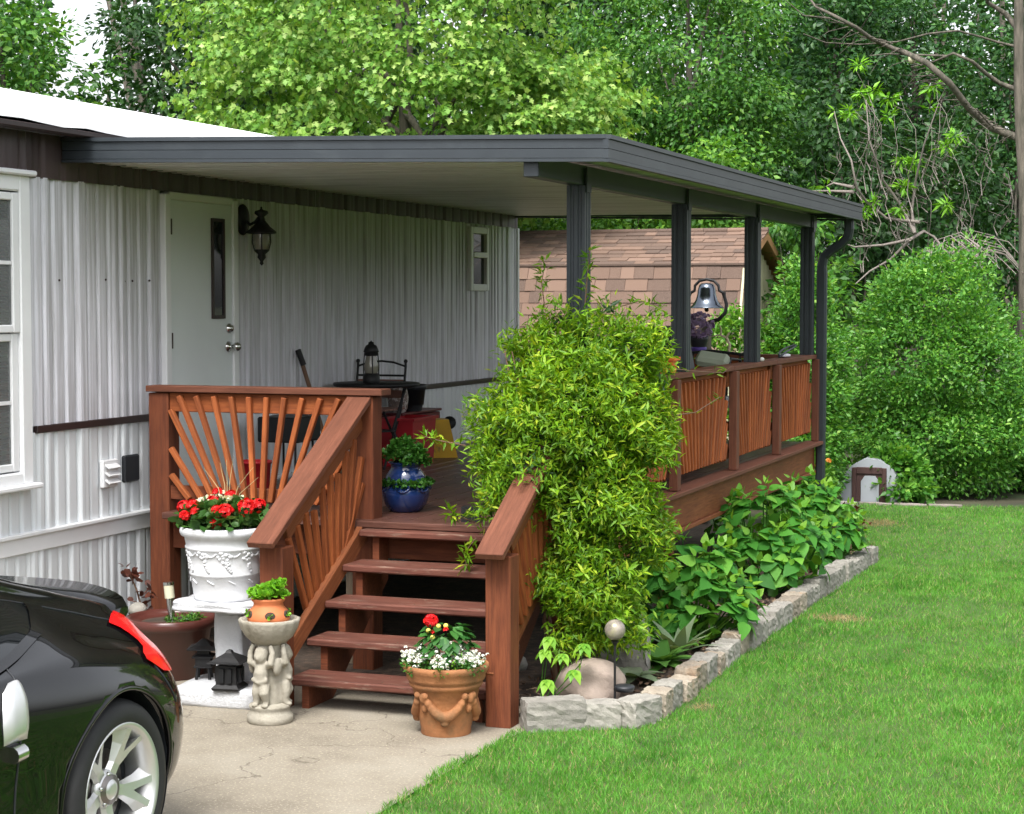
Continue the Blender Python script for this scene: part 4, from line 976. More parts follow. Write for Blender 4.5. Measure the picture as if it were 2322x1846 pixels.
# cherub pedestal with shell bowl
CX, CY = -4.463, 8.62
ch_ = thing('statue_stand', 'pale cast concrete cherub pedestal with shell bowl in front of the stairs', 'statue', (CX, CY, 0))
MB().lathe([(.108, 0), (.118, .012), (.118, .04), (.105, .055), (.100, .075), (.108, .085), (.106, .095), (.075, .105), (0, .105)], (CX, CY, 0), 32).build('base', M['cast'], ch_)
def shell(a, z, r): return r * (1 + (.055 * abs(math.sin(a * 8)) if r > .07 else 0))
MB().lathe([(.06, .40), (.08, .412), (.115, .445), (.140, .49), (.148, .52), (.150, .535), (.138, .538), (.13, .525), (.11, .50), (0, .49)], (CX, CY, 0), 54, fn=shell).build('bowl', M['cast'], ch_)
fg = MB(); fg.lathe([(.07, .09), (.062, .2), (.058, .3), (.062, .36), (.07, .42)], (CX, CY, 0), 20)
for k in range(3):   # three chubby cherubs round the shaft, arms raised to the bowl
    a = R(-96) + k * R(120); ex = Vector((math.cos(a), math.sin(a), 0)); ey = Vector((-math.sin(a), math.cos(a), 0)); o = Vector((CX, CY, 0))
    q = lambda u, v, z: o + ex * u + ey * v + Vector((0, 0, z))
    fg.ball(q(.082, 0, .352), .036, 12, 8, (1, 1, 1.08)); fg.ball(q(.074, 0, .368), .038, 10, 6)
    for sv in (-1, 1):
        fg.ball(q(.112, .012 * sv, .354), .006, 6, 4)
        fg.tube([q(.07, .03 * sv, .305), q(.085, .062 * sv, .32), q(.075, .066 * sv, .37), q(.07, .05 * sv, .41)], [.02, .019, .015, .012], 8)
        fg.tube([q(.075, .018 * sv, .21), q(.088 + .006 * sv, .026 * sv, .165), q(.078, .028 * sv, .125), q(.085, .03 * sv, .10)], [.03, .027, .02, .015], 8)
        fg.ball(q(.095, .03 * sv, .102), .017, 8, 5, (1.2, 1, .7))
        fg.ball(q(.04, .075 * sv, .30), .04, 8, 6, (.5, .8, 1.2))
    fg.ball(q(.116, 0, .345), .007, 6, 4); fg.tube([q(.07, 0, .32), q(.08, 0, .27), q(.076, 0, .215)], [.028, .038, .036], 10)
    fg.tube([q(.10, -.04, .24), q(.102, 0, .222), q(.09, .045, .235)], [.012, .016, .012], 8)
fo = fg.build('cherub_group', M['cast'], ch_)
rm = fo.modifiers.new('join', 'REMESH'); rm.mode = 'VOXEL'; rm.voxel_size = .0062; rm.use_smooth_shade = True
# strawberry pot in the bowl
sb = thing('strawberry_pot', 'bright terracotta pocket pot of lime green succulents in the stone bowl', 'plant pot', (CX - .005, CY, .49))
MB().lathe([(.085, .0), (.105, .02), (.11, .045), (.10, .075), (.078, .10), (.074, .115), (.086, .13), (.088, .14), (.078, .142), (.07, .12), (0, .12)], (CX - .005, CY, .50), 28).build('pot', M['terra'], sb)
for a in (-1.02, -2.25, -.0, .9, 2.2, 3.3):
    c = Vector((CX - .005 + .103 * math.cos(a), CY + .103 * math.sin(a), .562)); n_ = Vector((math.cos(a), math.sin(a), .12)).normalized()
    Mq = n_.to_track_quat('Z', 'Y').to_matrix().to_4x4()
    MB().lathe([(.020, -.012), (.021, .003), (.019, .0045), (.0, .001)], c, 16, M=Mq @ Matrix.Diagonal((1.25, .95, 1, 1))).build('pocket', M['soil'], sb)
    foliage('pocket_succulent', M['lf_suc'], sb, [c + n_ * .004], .010, 14, .016, T_ROUND, .1, .3)
foliage('succulents', M['lf_suc'], sb, np.concatenate([disc_pts((CX - .01, CY, .655), .085, 34, .035), disc_pts((CX + .05, CY - .01, .70), .03, 10, .02)]), .018, 16, .026, T_ROUND, -.2, .4)
# big brown pot, solar light, weathered shoot
BX, BY = -5.545, 9.5
bp = thing('large_planter', 'large glazed brown planter standing against the wall behind the car', 'planter', (BX, BY, 0))
MB().lathe([(.17, 0), (.18, .01), (.225, .285), (.25, .29), (.262, .31), (.262, .345), (.25, .352), (.238, .335), (.225, .32), (0, .31)], (BX, BY, 0), 36).build('pot', M['brownpot'], bp)
MB().lathe([(.23, .312), (.1, .325), (0, .33)], (BX, BY, 0), 24, caps=False).build('potting_soil', M['soil'], bp)
foliage('moss_plant', M['lf_mid'], bp, disc_pts((BX + .12, BY - .03, .335), .10, 16, .02), .03, 20, .024, T_OVAL)
sl_ = thing('solar_light', 'steel tube solar light stuck in the brown planter', 'garden light', (BX + .03, BY - .05, .31))
MB().tube([(BX + .035, BY - .05, .30), (BX + .02, BY - .05, .46)], .020, 12).build('stake', M['chrome'], sl_)
M['frost'] = plain('frosted lens', (.62, .60, .44), .4); MB().tube([(BX + .02, BY - .05, .46), (BX + .012, BY - .05, .535)], .029, 14).build('lens', M['frost'], sl_)
MB().tube([(BX + .012, BY - .05, .535), (BX + .011, BY - .05, .552)], .031, 14).build('lid', M['chrome'], sl_)
rs = thing('dried_rose', 'withered reddish shoot climbing the white skirting', 'plant', (-5.86, 9.72, 0))
MB().tube([(-5.86, 9.72, 0), (-5.85, 9.7, .3), (-5.88, 9.68, .45), (-5.92, 9.66, .56)], [.008, .007, .005, .003], 6).build('stem', M['vinestem'], rs)
foliage('withered_leaves', M['redleaf'], rs, [(-5.86, 9.68, .40), (-5.9, 9.67, .52), (-5.82, 9.69, .45), (-5.93, 9.66, .57), (-5.84, 9.69, .34)], .05, 9, .05, T_ROUND)
MB().ball((-5.84, 9.62, .35), .055, 12, 8, (1, 1, .8)).build('grey_stone_ball', M['stone'], rs)
# terracotta pot at the foot of the stairs
TX, TY = -3.525, 8.70
tp = thing('terracotta_planter', 'weathered terracotta pot of white alyssum and a red dahlia by the stair post', 'planter', (TX, TY, 0))
MB().lathe([(.122, 0), (.126, .012), (.125, .03), (.150, .15), (.168, .235), (.176, .24), (.184, .252), (.184, .262), (.180, .268), (.192, .275), (.198, .288), (.197, .30), (.207, .318), (.216, .335), (.214, .352), (.203, .356), (.195, .34), (.18, .32), (0, .315)], (TX, TY, 0), 40).build('pot', M['oldterra'], tp)
rl = MB()
for k in range(4):
    a0 = R(-70) + k * math.pi / 2
    for t in np.linspace(0, 1, 14):
        a = a0 - .62 + 1.24 * t; z = .212 - .10 * (1 - (2 * t - 1) ** 2) ** .8; r = .128 + (z / .235) * .043
        rl.ball((TX + r * math.cos(a), TY + r * math.sin(a), z), .019 + .010 * math.sin(math.pi * t), 8, 6)
    a = a0 - .72; rl.ball((TX + .163 * math.cos(a), TY + .163 * math.sin(a), .20), .026, 12, 8, (.8, .8, 1.1)); rl.ball((TX + .152 * math.cos(a), TY + .152 * math.sin(a), .15), .022, 10, 8, (.8, .8, 1.2))
    a = a0; rl.ball((TX + .142 * math.cos(a), TY + .142 * math.sin(a), .08), .028, 9, 6, (.9, .9, .7))
ro = rl.build('garland_relief', M['oldterra'], tp); rm = ro.modifiers.new('join', 'REMESH'); rm.mode = 'VOXEL'; rm.voxel_size = .006; rm.use_smooth_shade = True
MB().lathe([(.19, .325), (0, .335)], (TX, TY, 0), 24, caps=False).build('potting_soil', M['soil'], tp)
al = np.concatenate([disc_pts((TX - .12, TY - .08, .355), .09, 26, .04), disc_pts((TX + .03, TY - .13, .355), .07, 10, .03), disc_pts((TX + .145, TY - .05, .36), .07, 18, .04), disc_pts((TX, TY + .1, .37), .1, 10, .03)])
foliage('alyssum_leaves', M['lf_herb'], tp, al - [0, 0, .02], .045, 16, .022, T_OVAL)
wf = MB()
for p in al:
    for k in range(4):
        q = p + rng.normal(size=3) * (.025, .025, .014); floret_ball(wf, (q[0], q[1], q[2] + .02), .009, 12, .0052)
tag(wf.build('alyssum_flowers', M['whitepetal'], tp), kind='stuff')
foliage('lime_leaves', M['lf_suc'], tp, [(TX + .085, TY - .13, .37), (TX + .11, TY - .1, .40), (TX + .06, TY - .16, .35)], .025, 9, .03, T_LANCE)
dl = leaf_mesh('leaf', M['lf_dahlia'], np.zeros((1, 3)), np.array([[1., 0, 0]]), np.array([[0, 0, 1.]]), np.array([.075]), (np.array([(0, 0, 0), (.25, -.27, .05), (.6, -.3, .03), (1, 0, -.12), (.6, .3, .03), (.25, .27, .05), (.3, 0, -.02), (.65, 0, -.03)]), [(0, 1, 6), (1, 2, 7, 6), (2, 3, 7), (0, 6, 5), (5, 6, 7, 4), (4, 7, 3)]))
for k in range(110):
    a = random.uniform(0, 6.283); h = random.uniform(.0, 1); r = .15 * (1 - .55 * h * h)
    p = Vector((TX + r * math.cos(a) * .75, TY + r * math.sin(a) * .75, .395 + .155 * h))
    Mx = Matrix.Translation(p) @ Matrix.Rotation(a + random.uniform(-.5, .5), 4, 'Z') @ Matrix.Rotation(random.uniform(-.1, .75), 4, 'Y') @ Matrix.Rotation(random.uniform(-.4, .4), 4, 'X') @ Matrix.Scale(random.uniform(.75, 1.1), 4)
    link(bpy.data.objects.new('leaf', dl), tp, Mx)
df = MB(); floret_ball(df, (TX - .06, TY - .05, .565), .034, 70, .016); df = df.build('dahlia_flower', M['redpetal'], tp)
MB().tube([(TX - .02, TY - .01, .36), (TX - .055, TY - .035, .55)], .004, 6).build('stem', M['lf_ger'], df)
for x, y, z in ((-.015, -.06, .545), (-.065, -.07, .522), (.02, -.05, .548), (-.03, -.10, .495)): MB().ball((TX + x, TY + y, z), .013, 9, 6).build('flower_bud', M['yellowbud'], tp)
for x, y, z in ((.028, -.07, .53), (-.035, -.09, .515)):
    m = MB(); floret_ball(m, (TX + x, TY + y, z), .012, 14, .009); m.build('small_flower', M['redpetal'], tp)
# ------------------------------------------------------------------ things on the deck
GX, GY = -4.50, 10.47
bj = thing('herb_jar', 'glossy cobalt blue pocket jar planted with bright green herbs on the deck', 'planter', (GX, GY, DZ))
MB().lathe([(.085, 0), (.10, .01), (.128, .05), (.142, .10), (.145, .125), (.140, .14), (.125, .15), (.118, .17), (.122, .19), (.118, .215), (.095, .25), (.085, .265), (.092, .285), (.105, .295), (.10, .30), (.09, .29), (0, .285)], (GX, GY, DZ), 36).build('jar', M['blueglaze'], bj)
for a in (-1.3, -.35, .7, 1.9, 3.0, -2.4):
    c = Vector((GX + .128 * math.cos(a), GY + .128 * math.sin(a), DZ + .165)); n_ = Vector((math.cos(a), math.sin(a), .7)).normalized()
    MB().lathe([(.045, -.05), (.05, -.01), (.047, .006), (.04, .0), (0, -.02)], c, 14, M=n_.to_track_quat('Z', 'Y').to_matrix().to_4x4()).build('pocket', M['blueglaze'], bj)
foliage('herbs', M['lf_herb'], bj, np.concatenate([disc_pts((GX, GY, DZ + .33), .12, 60, .10), disc_pts((GX + .03, GY, DZ + .30), .125, 16, .02)]), .03, 26, .021, T_ROUND)
ring = np.array([(GX + .135 * math.cos(a), GY + .135 * math.sin(a), DZ + .175) for a in np.arange(-2.6, 1.2, .17)])
foliage('pocket_herbs', M['lf_herb'], bj, ring, .028, 20, .021, T_ROUND)
dsx = thing('door_stop', 'small dark slate block at the top of the stairs beside the vine', 'block', (-3.94, 10.12, DZ))
MB().prism([(-.055, -.05), (.055, -.05), (.05, .05), (-.05, .05)], 0, .085, Matrix.Translation((-3.94, 10.12, DZ)) @ Matrix.Rotation(R(15), 4, 'Z')).build('block', M['iron'], dsx)
# red tub
def tub(c, d, taper, h, th=.01):
    m = MB(); x, y, z = c; hx, hy = d[0] / 2, d[1] / 2; k = 1 - taper
    ring = lambda sx, sy, zz: [(x - sx, y - sy, zz), (x + sx, y - sy, zz), (x + sx, y + sy, zz), (x - sx, y + sy, zz)]
    P = ring(hx * k, hy * k, z) + ring(hx, hy, z + h) + ring(hx + .018, hy + .018, z + h) + ring(hx + .018, hy + .018, z + h + .022) + ring(hx - th, hy - th, z + h + .022) + ring(hx * k - th, hy * k - th, z + .01)
    F = [(3, 2, 1, 0)]
    for j in range(5):
        for i in range(4): q = (i + 1) % 4; F.append((j * 4 + i, j * 4 + q, j * 4 + 4 + q, j * 4 + 4 + i))
    F.append((20, 21, 22, 23)); return m.add(P, F)
t_ = tub((-5.775, 13.49, DZ), (.27, .46), .10, .35).build('red_tub', M['red'], None); tag(t_, 'bright red open plastic tub standing against the house wall', 'tub')
cr_ = thing('red_crate', 'dark red slatted crate against the wall left of the red tub', 'crate', (-6.02, 14.05, DZ))
for k in range(4): MB().box((-6.02, 14.05, DZ + .05 + k * .09), (.24, .8, .075), ch=.006).build('slat', M['darkred'], cr_)
MB().box((-6.02, 14.05, DZ + .375), (.26, .82, .02), ch=.004).build('top', M['darkred'], cr_)
yb = MB(); yb.prism([(-.11, 0), (.11, 0), (.035, .31), (-.075, .31)], -.09, .09, Matrix.Translation((-5.80, 14.24, DZ)) @ Matrix.Rotation(R(35), 4, 'Z') @ Matrix.Rotation(R(90), 4, 'X'))
tag(yb.build('yellow_bag', M['yellow'], None), 'yellow wedge shaped bag standing at the right of the red tub', 'bag')
sp_ = thing('spot_light', 'round black spot light head on a short stake by the house wall', 'garden light', (-5.98, 14.85, DZ))
MB().lathe([(.0, -.04), (.04, -.035), (.055, .0), (.055, .02), (0, .022)], (-5.98, 14.85, DZ + .235), 16, M=Euler((R(70), 0, R(20))).to_matrix().to_4x4()).build('head', M['iron'], sp_)
MB().tube([(-5.99, 14.87, DZ + .2), (-6.0, 14.88, DZ)], .011, 8).build('stake', M['iron'], sp_)
# round table with lantern, pot, chair
TBX, TBY = -5.80, 12.95
tb = thing('patio_table', 'round black metal patio table holding a lantern near the wall', 'table', (TBX, TBY, DZ))
MB().lathe([(.30, .625), (.32, .63), (.325, .645), (.32, .655), (0, .655)], (TBX, TBY, DZ), 36).build('table_top', M['iron'], tb)
for k in range(3):
    a = k * 2.094 + .3; c, s = math.cos(a), math.sin(a)
    MB().tube([(TBX + .26 * c, TBY + .26 * s, DZ), (TBX + .12 * c, TBY + .12 * s, DZ + .3), (TBX + .22 * c, TBY + .22 * s, DZ + .63)], .011, 8).build('leg', M['iron'], tb)
MB().lathe([(.13, 0.29), (.14, .295), (.13, .30)], (TBX, TBY, DZ), 24).build('brace', M['iron'], tb)
ll = thing('table_lantern', 'black railway style lantern with glass chimney on the round table', 'lantern', (TBX, TBY - .05, DZ + .655))
lx, ly, lz = TBX - .02, TBY - .05, DZ + .656
MB().lathe([(.062, 0), (.065, .01), (.062, .055), (.052, .062), (.05, .07), (0, .07)], (lx, ly, lz), 20).build('base', M['iron'], ll)
MB().lathe([(.046, .07), (.054, .10), (.052, .13), (.04, .185), (.038, .20)], (lx, ly, lz), 20).build('chimney', M['lampglass'], ll)
MB().lathe([(.05, .20), (.055, .205), (.052, .225), (.058, .23), (.05, .255), (.04, .275), (.022, .285), (.02, .30), (.008, .305), (0, .315)], (lx, ly, lz), 20).build('cap', M['iron'], ll)
for k in range(4):
    a = k * math.pi / 2 + .6; MB().tube([(lx + .056 * math.cos(a), ly + .056 * math.sin(a), lz + .06), (lx + .058 * math.cos(a), ly + .058 * math.sin(a), lz + .13), (lx + .05 * math.cos(a), ly + .05 * math.sin(a), lz + .21)], .004, 6).build('wire', M['iron'], ll)
bpt = thing('black_pot', 'empty black plastic flower pot on the red crate', 'flower pot', (-5.96, 13.98, DZ + .385))
MB().lathe([(.085, 0), (.115, .17), (.128, .175), (.13, .21), (.12, .212), (.10, .05), (0, .05)], (-5.96, 13.98, DZ + .386), 28).build('pot', M['blackplastic'], bpt)
M['mosaic'] = plain('mosaic tile', (.20, .15, .13), .35, 0, .3, 30, dirt=(.55, .50, .48), dscale=38, dlo=.5, dhi=.54)
mp_ = thing('mosaic_pot', 'small grey and white mosaic pot on the red crate behind the stair post', 'flower pot', (-5.97, 13.74, DZ + .385))
MB().lathe([(.055, 0), (.075, .03), (.085, .12), (.07, .19), (.075, .215), (.065, .215), (0, .2)], (-5.97, 13.74, DZ + .386), 24).build('pot', M['mosaic'], mp_)
def folding_chair(x, y, rot, label, slat):
    c = thing('patio_chair', label, 'chair', (x, y, DZ)); Q = Matrix.Translation((x, y, DZ)) @ Matrix.Rotation(rot, 4, 'Z'); q = lambda a, b, z: Q @ Vector((a, b, z))
    for s in (-1, 1):
        MB().tube([q(.2 * s, -.22, 0), q(.2 * s, .1, .43), q(.2 * s, .17, .62), q(.2 * s, .2, .76), q(.2 * s, .20, .79)], .010, 8).build('leg', M['iron'], c)
        MB().tube([q(.19 * s, .22, 0), q(.19 * s, -.2, .43)], .010, 8).build('leg', M['iron'], c)
        MB().ball(q(.2 * s, .20, .80), .016, 10, 6).build('finial', M['iron'], c)
    MB().tube([q(-.2, .2, .76), q(-.1, .2, .79), q(0, .2, .80), q(.1, .2, .79), q(.2, .2, .76)], .008, 8).build('back_rail', M['iron'], c)
    MB().tube([q(-.2, .185, .69), q(.2, .185, .69)], .008, 8).build('back_rail', M['iron'], c)
    for k in range(5): MB().box(q(0, -.16 + k * .08, .44), (.40, .06, .014), Matrix.Rotation(rot, 3, 'Z'), .003).build('seat_slat', slat, c)
    for k in range(2): MB().box(q(0, .175 - .03 * k, .63 - .08 * k), (.38, .014, .06), Matrix.Rotation(rot, 3, 'Z'), .003).build('back_slat', slat, c)
    return c
M['rustslat'] = plain('rust brown slat', (.20, .095, .07), .6)
folding_chair(-5.965, 13.22, R(0), 'black wrought iron chair with rust brown slats behind the round table', M['rustslat'])
# things seen through the landing railing
rb = thing('red_bucket', 'small red bucket seen through the landing railing', 'bucket', (-5.66, 10.75, DZ))
MB().lathe([(.085, 0), (.10, .23), (.108, .235), (.108, .25), (.10, .25), (.08, .02), (0, .02)], (-5.66, 10.75, DZ), 24).build('pail', M['red'], rb)
st_ = thing('black_stool', 'small black side stool seen through the landing railing', 'stool', (-5.82, 11.55, DZ))
MB().box((-5.82, 11.55, DZ + .40), (.30, .36, .17), ch=.01).build('box', M['black'], st_)
for sx in (-1, 1):
    for sy in (-1, 1): MB().tube([(-5.82 + .12 * sx, 11.55 + .15 * sy, DZ), (-5.82 + .11 * sx, 11.55 + .13 * sy, DZ + .32)], .008, 6).build('leg', M['iron'], st_)
ps = thing('broom', 'short dark wooden handle leaning on the siding left of the table', 'broom', (-6.05, 12.45, DZ))
MB().tube([(-5.98, 12.55, DZ + .1), (-6.14, 12.36, DZ + .87)], .016, 8).build('handle', M['vinestem'], ps); MB().tube([(-6.12, 12.38, DZ + .80), (-6.15, 12.35, DZ + .91)], .022, 8).build('grip', M['iron'], ps)
MB().box((-5.97, 12.57, DZ + .06), (.08, .3, .11), ch=.01).build('brush', M['drystalk'], ps)
# covered grill behind second post
gr = thing('barbecue_grill', 'black covered barbecue grill behind the second patio post', 'grill', (-3.80, 14.1, DZ))
MB().prism([(-.17, 0), (.21, 0), (.18, .55), (.09, 1.0), (.02, 1.07), (-.08, 1.07), (-.14, 1.0), (-.16, .55)], -.22, .22, Matrix.Translation((-3.86, 14.1, DZ)) @ Matrix.Rotation(R(90), 4, 'X')).build('cover', M['black'], gr)
MB().tube([(-3.92, 13.86, DZ + .9), (-3.80, 13.86, DZ + .9)], .014, 8).build('handle', M['slate'], gr)
for q_ in ((-4.62, 8.9, .975), (-4.55, 9.2, 1.14), (-4.60, 9.9, 1.53), (-3.30, 8.92, .99), (-3.34, 9.1, 1.09)): pass
op = thing('orange_pot', 'small square orange pot on the railing beside the vine', 'flower pot', (-3.34, 12.18, 1.674))
M['orange'] = plain('orange plastic', (.75, .14, .012), .45); tub((-3.345, 12.16, 1.675), (.105, .11), .12, .085, .006).build('pot', M['orange'], op)
# patio chairs and odds against the side railing
pcx = thing('lounge_chair', 'black metal patio chair with pale green cushion behind the railing', 'chair', (-3.85, 15.0, DZ))
MB().box((-3.85, 15.0, DZ + .44), (.5, .5, .09), ch=.025).build('cushion', M['siding'], pcx)
M['sage'] = plain('sage cushion', (.36, .40, .30), .8); MB().box((-3.70, 14.8, DZ + .79), (.26, .09, .15), Euler((R(-60), R(8), 0)).to_matrix(), .025).build('back_cushion', M['sage'], pcx)
for s in (-1, 1):
    MB().tube([(-3.85 + .26 * s, 14.72, DZ), (-3.85 + .27 * s, 14.72, DZ + .62), (-3.85 + .27 * s, 14.9, DZ + .80), (-3.85 + .27 * s, 15.25, DZ + .78), (-3.85 + .26 * s, 15.3, DZ)], .014, 8).build('frame', M['iron'], pcx)
for k in range(6): MB().tube([(-4.1 + .1 * k, 15.28, DZ + .4), (-4.1 + .1 * k, 15.34, DZ + .82), (-4.06 + .1 * k, 15.34, DZ + .84)], .008, 6).build('back_rod', M['iron'], pcx)
MB().tube([(-4.14, 15.34, DZ + .82), (-3.85, 15.36, DZ + .85), (-3.56, 15.34, DZ + .82)], .012, 8).build('back_rail', M['iron'], pcx)
hp_ = thing('hose_loop', 'dark garden hose looped over pale rag on the far railing', 'hose', (-3.34, 16.1, 1.674))
MB().tube([(-3.36 + .03 * math.sin(t), 15.75 + .32 * (1 - math.cos(t)), 1.682 + .085 * abs(math.sin(t / 2))) for t in np.linspace(0, 6.28, 26)], .009, 8).build('hose', M['slate'], hp_)
MB().ball((-3.36, 15.95, 1.69), .06, 12, 7, (.8, 2.0, .32)).build('rag', M['siding'], hp_)
pt = thing('small_trowel', 'small pink and white handled tool lying on the rail by the third post', 'tool', (-3.31, 14.85, 1.674))
MB().ball((-3.30, 14.80, 1.69), .028, 10, 6, (.7, 1.6, .7)).build('handle', M['whitepetal'], pt)
# purple flower ball in a dark pot on the back railing, and antler
pf_ = thing('purple_flower_pot', 'dark pot overflowing with a ball of dusty purple flowers under the bell', 'flower pot', (-4.33, 16.84, 1.674))
MB().lathe([(.05, 0), (.06, .04), (.085, .12), (.095, .16), (.085, .16), (0, .13)], (-4.34, 16.84, 1.674), 20).build('pot', M['blackplastic'], pf_)
m = MB()
for k in range(95):
    d = Vector(rdir(1)[0]); 
    if d.y > .4: d.y *= -1
    floret_ball(m, Vector((-4.325, 16.82, 1.945)) + Vector((d.x * .12, d.y * .11, d.z * .115 - .02)), .014, 12, .017)
tag(m.build('flowers', M['purple'], pf_), kind='stuff')
M['violet'] = plain('violet ribbon', (.10, .055, .32), .5); MB().lathe([(.063, .02), (.072, .03), (.075, .055), (.066, .06)], (-4.34, 16.84, 1.674), 20).build('ribbon', M['violet'], pf_)
an = thing('antler', 'pale curved antler standing on the back railing', 'antler', (-4.1, 16.84, 1.674)); M['bone'] = plain('pale bone', (.62, .52, .36), .6)
a = MB(); a.tube([(-4.06, 16.84, 1.674), (-4.05, 16.84, 1.76), (-4.08, 16.84, 1.82), (-4.14, 16.83, 1.845), (-4.22, 16.82, 1.83)], [.014, .013, .012, .009, .004], 8)
a.tube([(-4.08, 16.84, 1.82), (-4.055, 16.83, 1.86), (-4.04, 16.83, 1.875)], [.011, .008, .004], 7); a.tube([(-4.13, 16.83, 1.845), (-4.125, 16.82, 1.90), (-4.14, 16.82, 1.94)], [.010, .007, .003], 7); a.build('tine', M['bone'], an)
# dinner bell on a post beyond the deck
LXB, LYB = -4.51, 17.8
bell = thing('dinner_bell', 'large nickel dinner bell in a black cast yoke beyond the deck', 'bell', (LXB, LYB, 0))
MB().lathe([(.0, 2.325), (.05, 2.32), (.07, 2.305), (.082, 2.27), (.09, 2.21), (.105, 2.16), (.135, 2.115), (.162, 2.092), (.168, 2.082), (.158, 2.082), (.10, 2.15), (0, 2.28)], (LXB, LYB, 0), 36).build('bell_cup', M['bellmetal'], bell)
MB().ball((LXB, LYB, 2.068), .022, 10, 7).build('clapper', M['iron'], bell)
yk = MB(); yk.tube([(LXB - .165, LYB, 2.225), (LXB - .12, LYB, 2.25), (LXB - .115, LYB, 2.30), (LXB - .07, LYB, 2.345), (LXB, LYB, 2.36), (LXB + .07, LYB, 2.345), (LXB + .115, LYB, 2.30), (LXB + .125, LYB, 2.25), (LXB + .17, LYB, 2.225)], .014, 8)
yk.build('yoke', M['iron'], bell)
fk = MB(); fk.tube([(LXB + .165, LYB, 2.235), (LXB + .175, LYB, 2.19), (LXB + .195, LYB, 2.12), (LXB + .185, LYB, 2.04), (LXB + .12, LYB, 1.975), (LXB + .03, LYB, 1.95), (LXB, LYB, 1.90)], [.022, .016, .017, .018, .019, .02, .026], 8)
fk.tube([(LXB - .165, LYB, 2.235), (LXB - .175, LYB, 2.19), (LXB - .195, LYB, 2.12), (LXB - .185, LYB, 2.04), (LXB - .12, LYB, 1.975), (LXB - .03, LYB, 1.95)], [.022, .016, .017, .018, .019, .02], 8); fk.build('fork', M['iron'], bell)
MB().tube([(LXB, LYB, 0), (LXB, LYB, 1.92)], .05, 12).build('bell_post', M['bark'], bell)
MB().tube([(LXB - .18, LYB, 2.24), (LXB - .175, LYB, 2.40)], .010, 8).build('lever', M['bellmetal'], bell); MB().ball((LXB - .175, LYB, 2.40), .018, 10, 6).build('lever_knob', M['bellmetal'], bell)

# ------------------------------------------------------------------ stone edging of the bed
ed = thing('stone_edging', 'row of pale rough cut limestone blocks edging the flower bed', 'stone edging', (BEDX, 12.5, 0))
def block(cx_, cy_, L, W_, H, rot, mat, tilt=0.0):
    rt = (Matrix.Rotation(rot, 3, 'Z') @ Matrix.Rotation(tilt, 3, 'Y'))
    o = rough_box((cx_, cy_, H / 2 - .01), (L, W_, H), 6, .0042, rt, False).build('stone', mat, ed); return o
block(-3.055, 8.975, .31, .15, .165, R(33), M['stone'])
block(-2.845, 9.10, .19, .14, .14, R(28), M['stone'])
pth = [(-2.725, 9.10), (-2.645, 9.42), (-2.645, 10.3), (-2.67, 11.2), (-2.645, 12.1), (-2.64, 13.4), (-2.61, 14.5), (-2.56, 15.75)]
seg = [(Vector(a), Vector(b)) for a, b in zip(pth[:-1], pth[1:])]; Ls = [(b - a).length for a, b in seg]; tot = sum(Ls); s = 0.0; i = 0
tans = {1, 3, 4, 6, 9, 15, 16}
while s < tot - .1:
    L = [.27, .20, .24, .22, .26][i % 5] + random.uniform(-.03, .03); mid = s + L / 2; q = mid
    for (a, b), l in zip(seg, Ls):
        if q <= l: break
        q -= l
    p = a + (b - a) * min(1, q / l); d = b - a
    block(p.x + random.uniform(-.008, .008), p.y, L - .013, .13 + random.uniform(-.01, .012), .14 + random.uniform(-.02, .02), math.atan2(d.y, d.x) + random.uniform(-.05, .05), M['stonetan' if i in tans else 'stone'], random.uniform(-.03, .03))
    s += L; i += 1
fe = thing('far_edging', 'short row of pale edging stones at the far end of the bed', 'stone edging', (-3.25, 19, 0))
for x, y in ((-3.46, 18.95), (-3.37, 19.15)): rough_box((x, y, .06), (.17, .14, .13), 4, .008, None, False).build('stone', M['stone'], fe)
# sandstone lump, upright slab, globe
sa_ = rough_box((0, 0, 0), (1, 1, 1), 9, 0); P = np.array(sa_.v); P = nrm(P); 
sw_ = .5 * (1 + np.sin(6.5 * np.hypot(P[:, 0] - .15, P[:, 2] + .35)))
rr = 1 + .15 * np.tanh(5 * (sw_ - .5)) + .03 * rng.normal(size=len(P)); P = P * rr[:, None] * np.array([.175, .12, .15]); sa_.v = [tuple(p) for p in P + np.array([-3.01, 9.48, .10])]
tag(sa_.build('garden_rock', M['sandstone'], None), 'smooth pinkish sandstone lump with a swirl behind the low edging blocks', 'rock')
us = rough_box((0, 0, 0), (1, 1, 1), 8, 0); P = np.array(us.v); Q = P.copy(); k = (P[:, 2] + .5); wd = np.where(k > .5, np.sqrt(np.maximum(.02, 1 - ((k - .5) / .52) ** 2)), 1.0)
Q[:, 0] = P[:, 0] * .30 * wd; Q[:, 1] = P[:, 1] * .09; Q[:, 2] = k * .40; Q += rng.normal(size=Q.shape) * .006; us.v = [tuple(p) for p in Q + np.array([-3.09, 10.30, .02])]
tag(us.build('upright_slab', M['stone'], None), 'grey rounded stone slab standing upright behind the globe stake', 'rock')
gs_ = thing('globe_stake', 'mottled glass globe on a thin black stake by the edging', 'garden ornament', (-2.83, 9.3, 0))
M['globe'] = plain('mottled globe glass', (.23, .20, .17), .3, .1, .4, 18, dirt=(.36, .34, .17), dscale=14)
MB().ball((-2.83, 9.3, .462), .054, 24, 14).build('globe', M['globe'], gs_); MB().tube([(-2.83, 9.3, .0), (-2.83, 9.3, .40)], .0065, 8).build('stake', M['iron'], gs_)
MB().lathe([(.022, .405), (.012, .39), (.0, .37)], (-2.83, 9.3, 0), 12).build('socket', M['iron'], gs_)
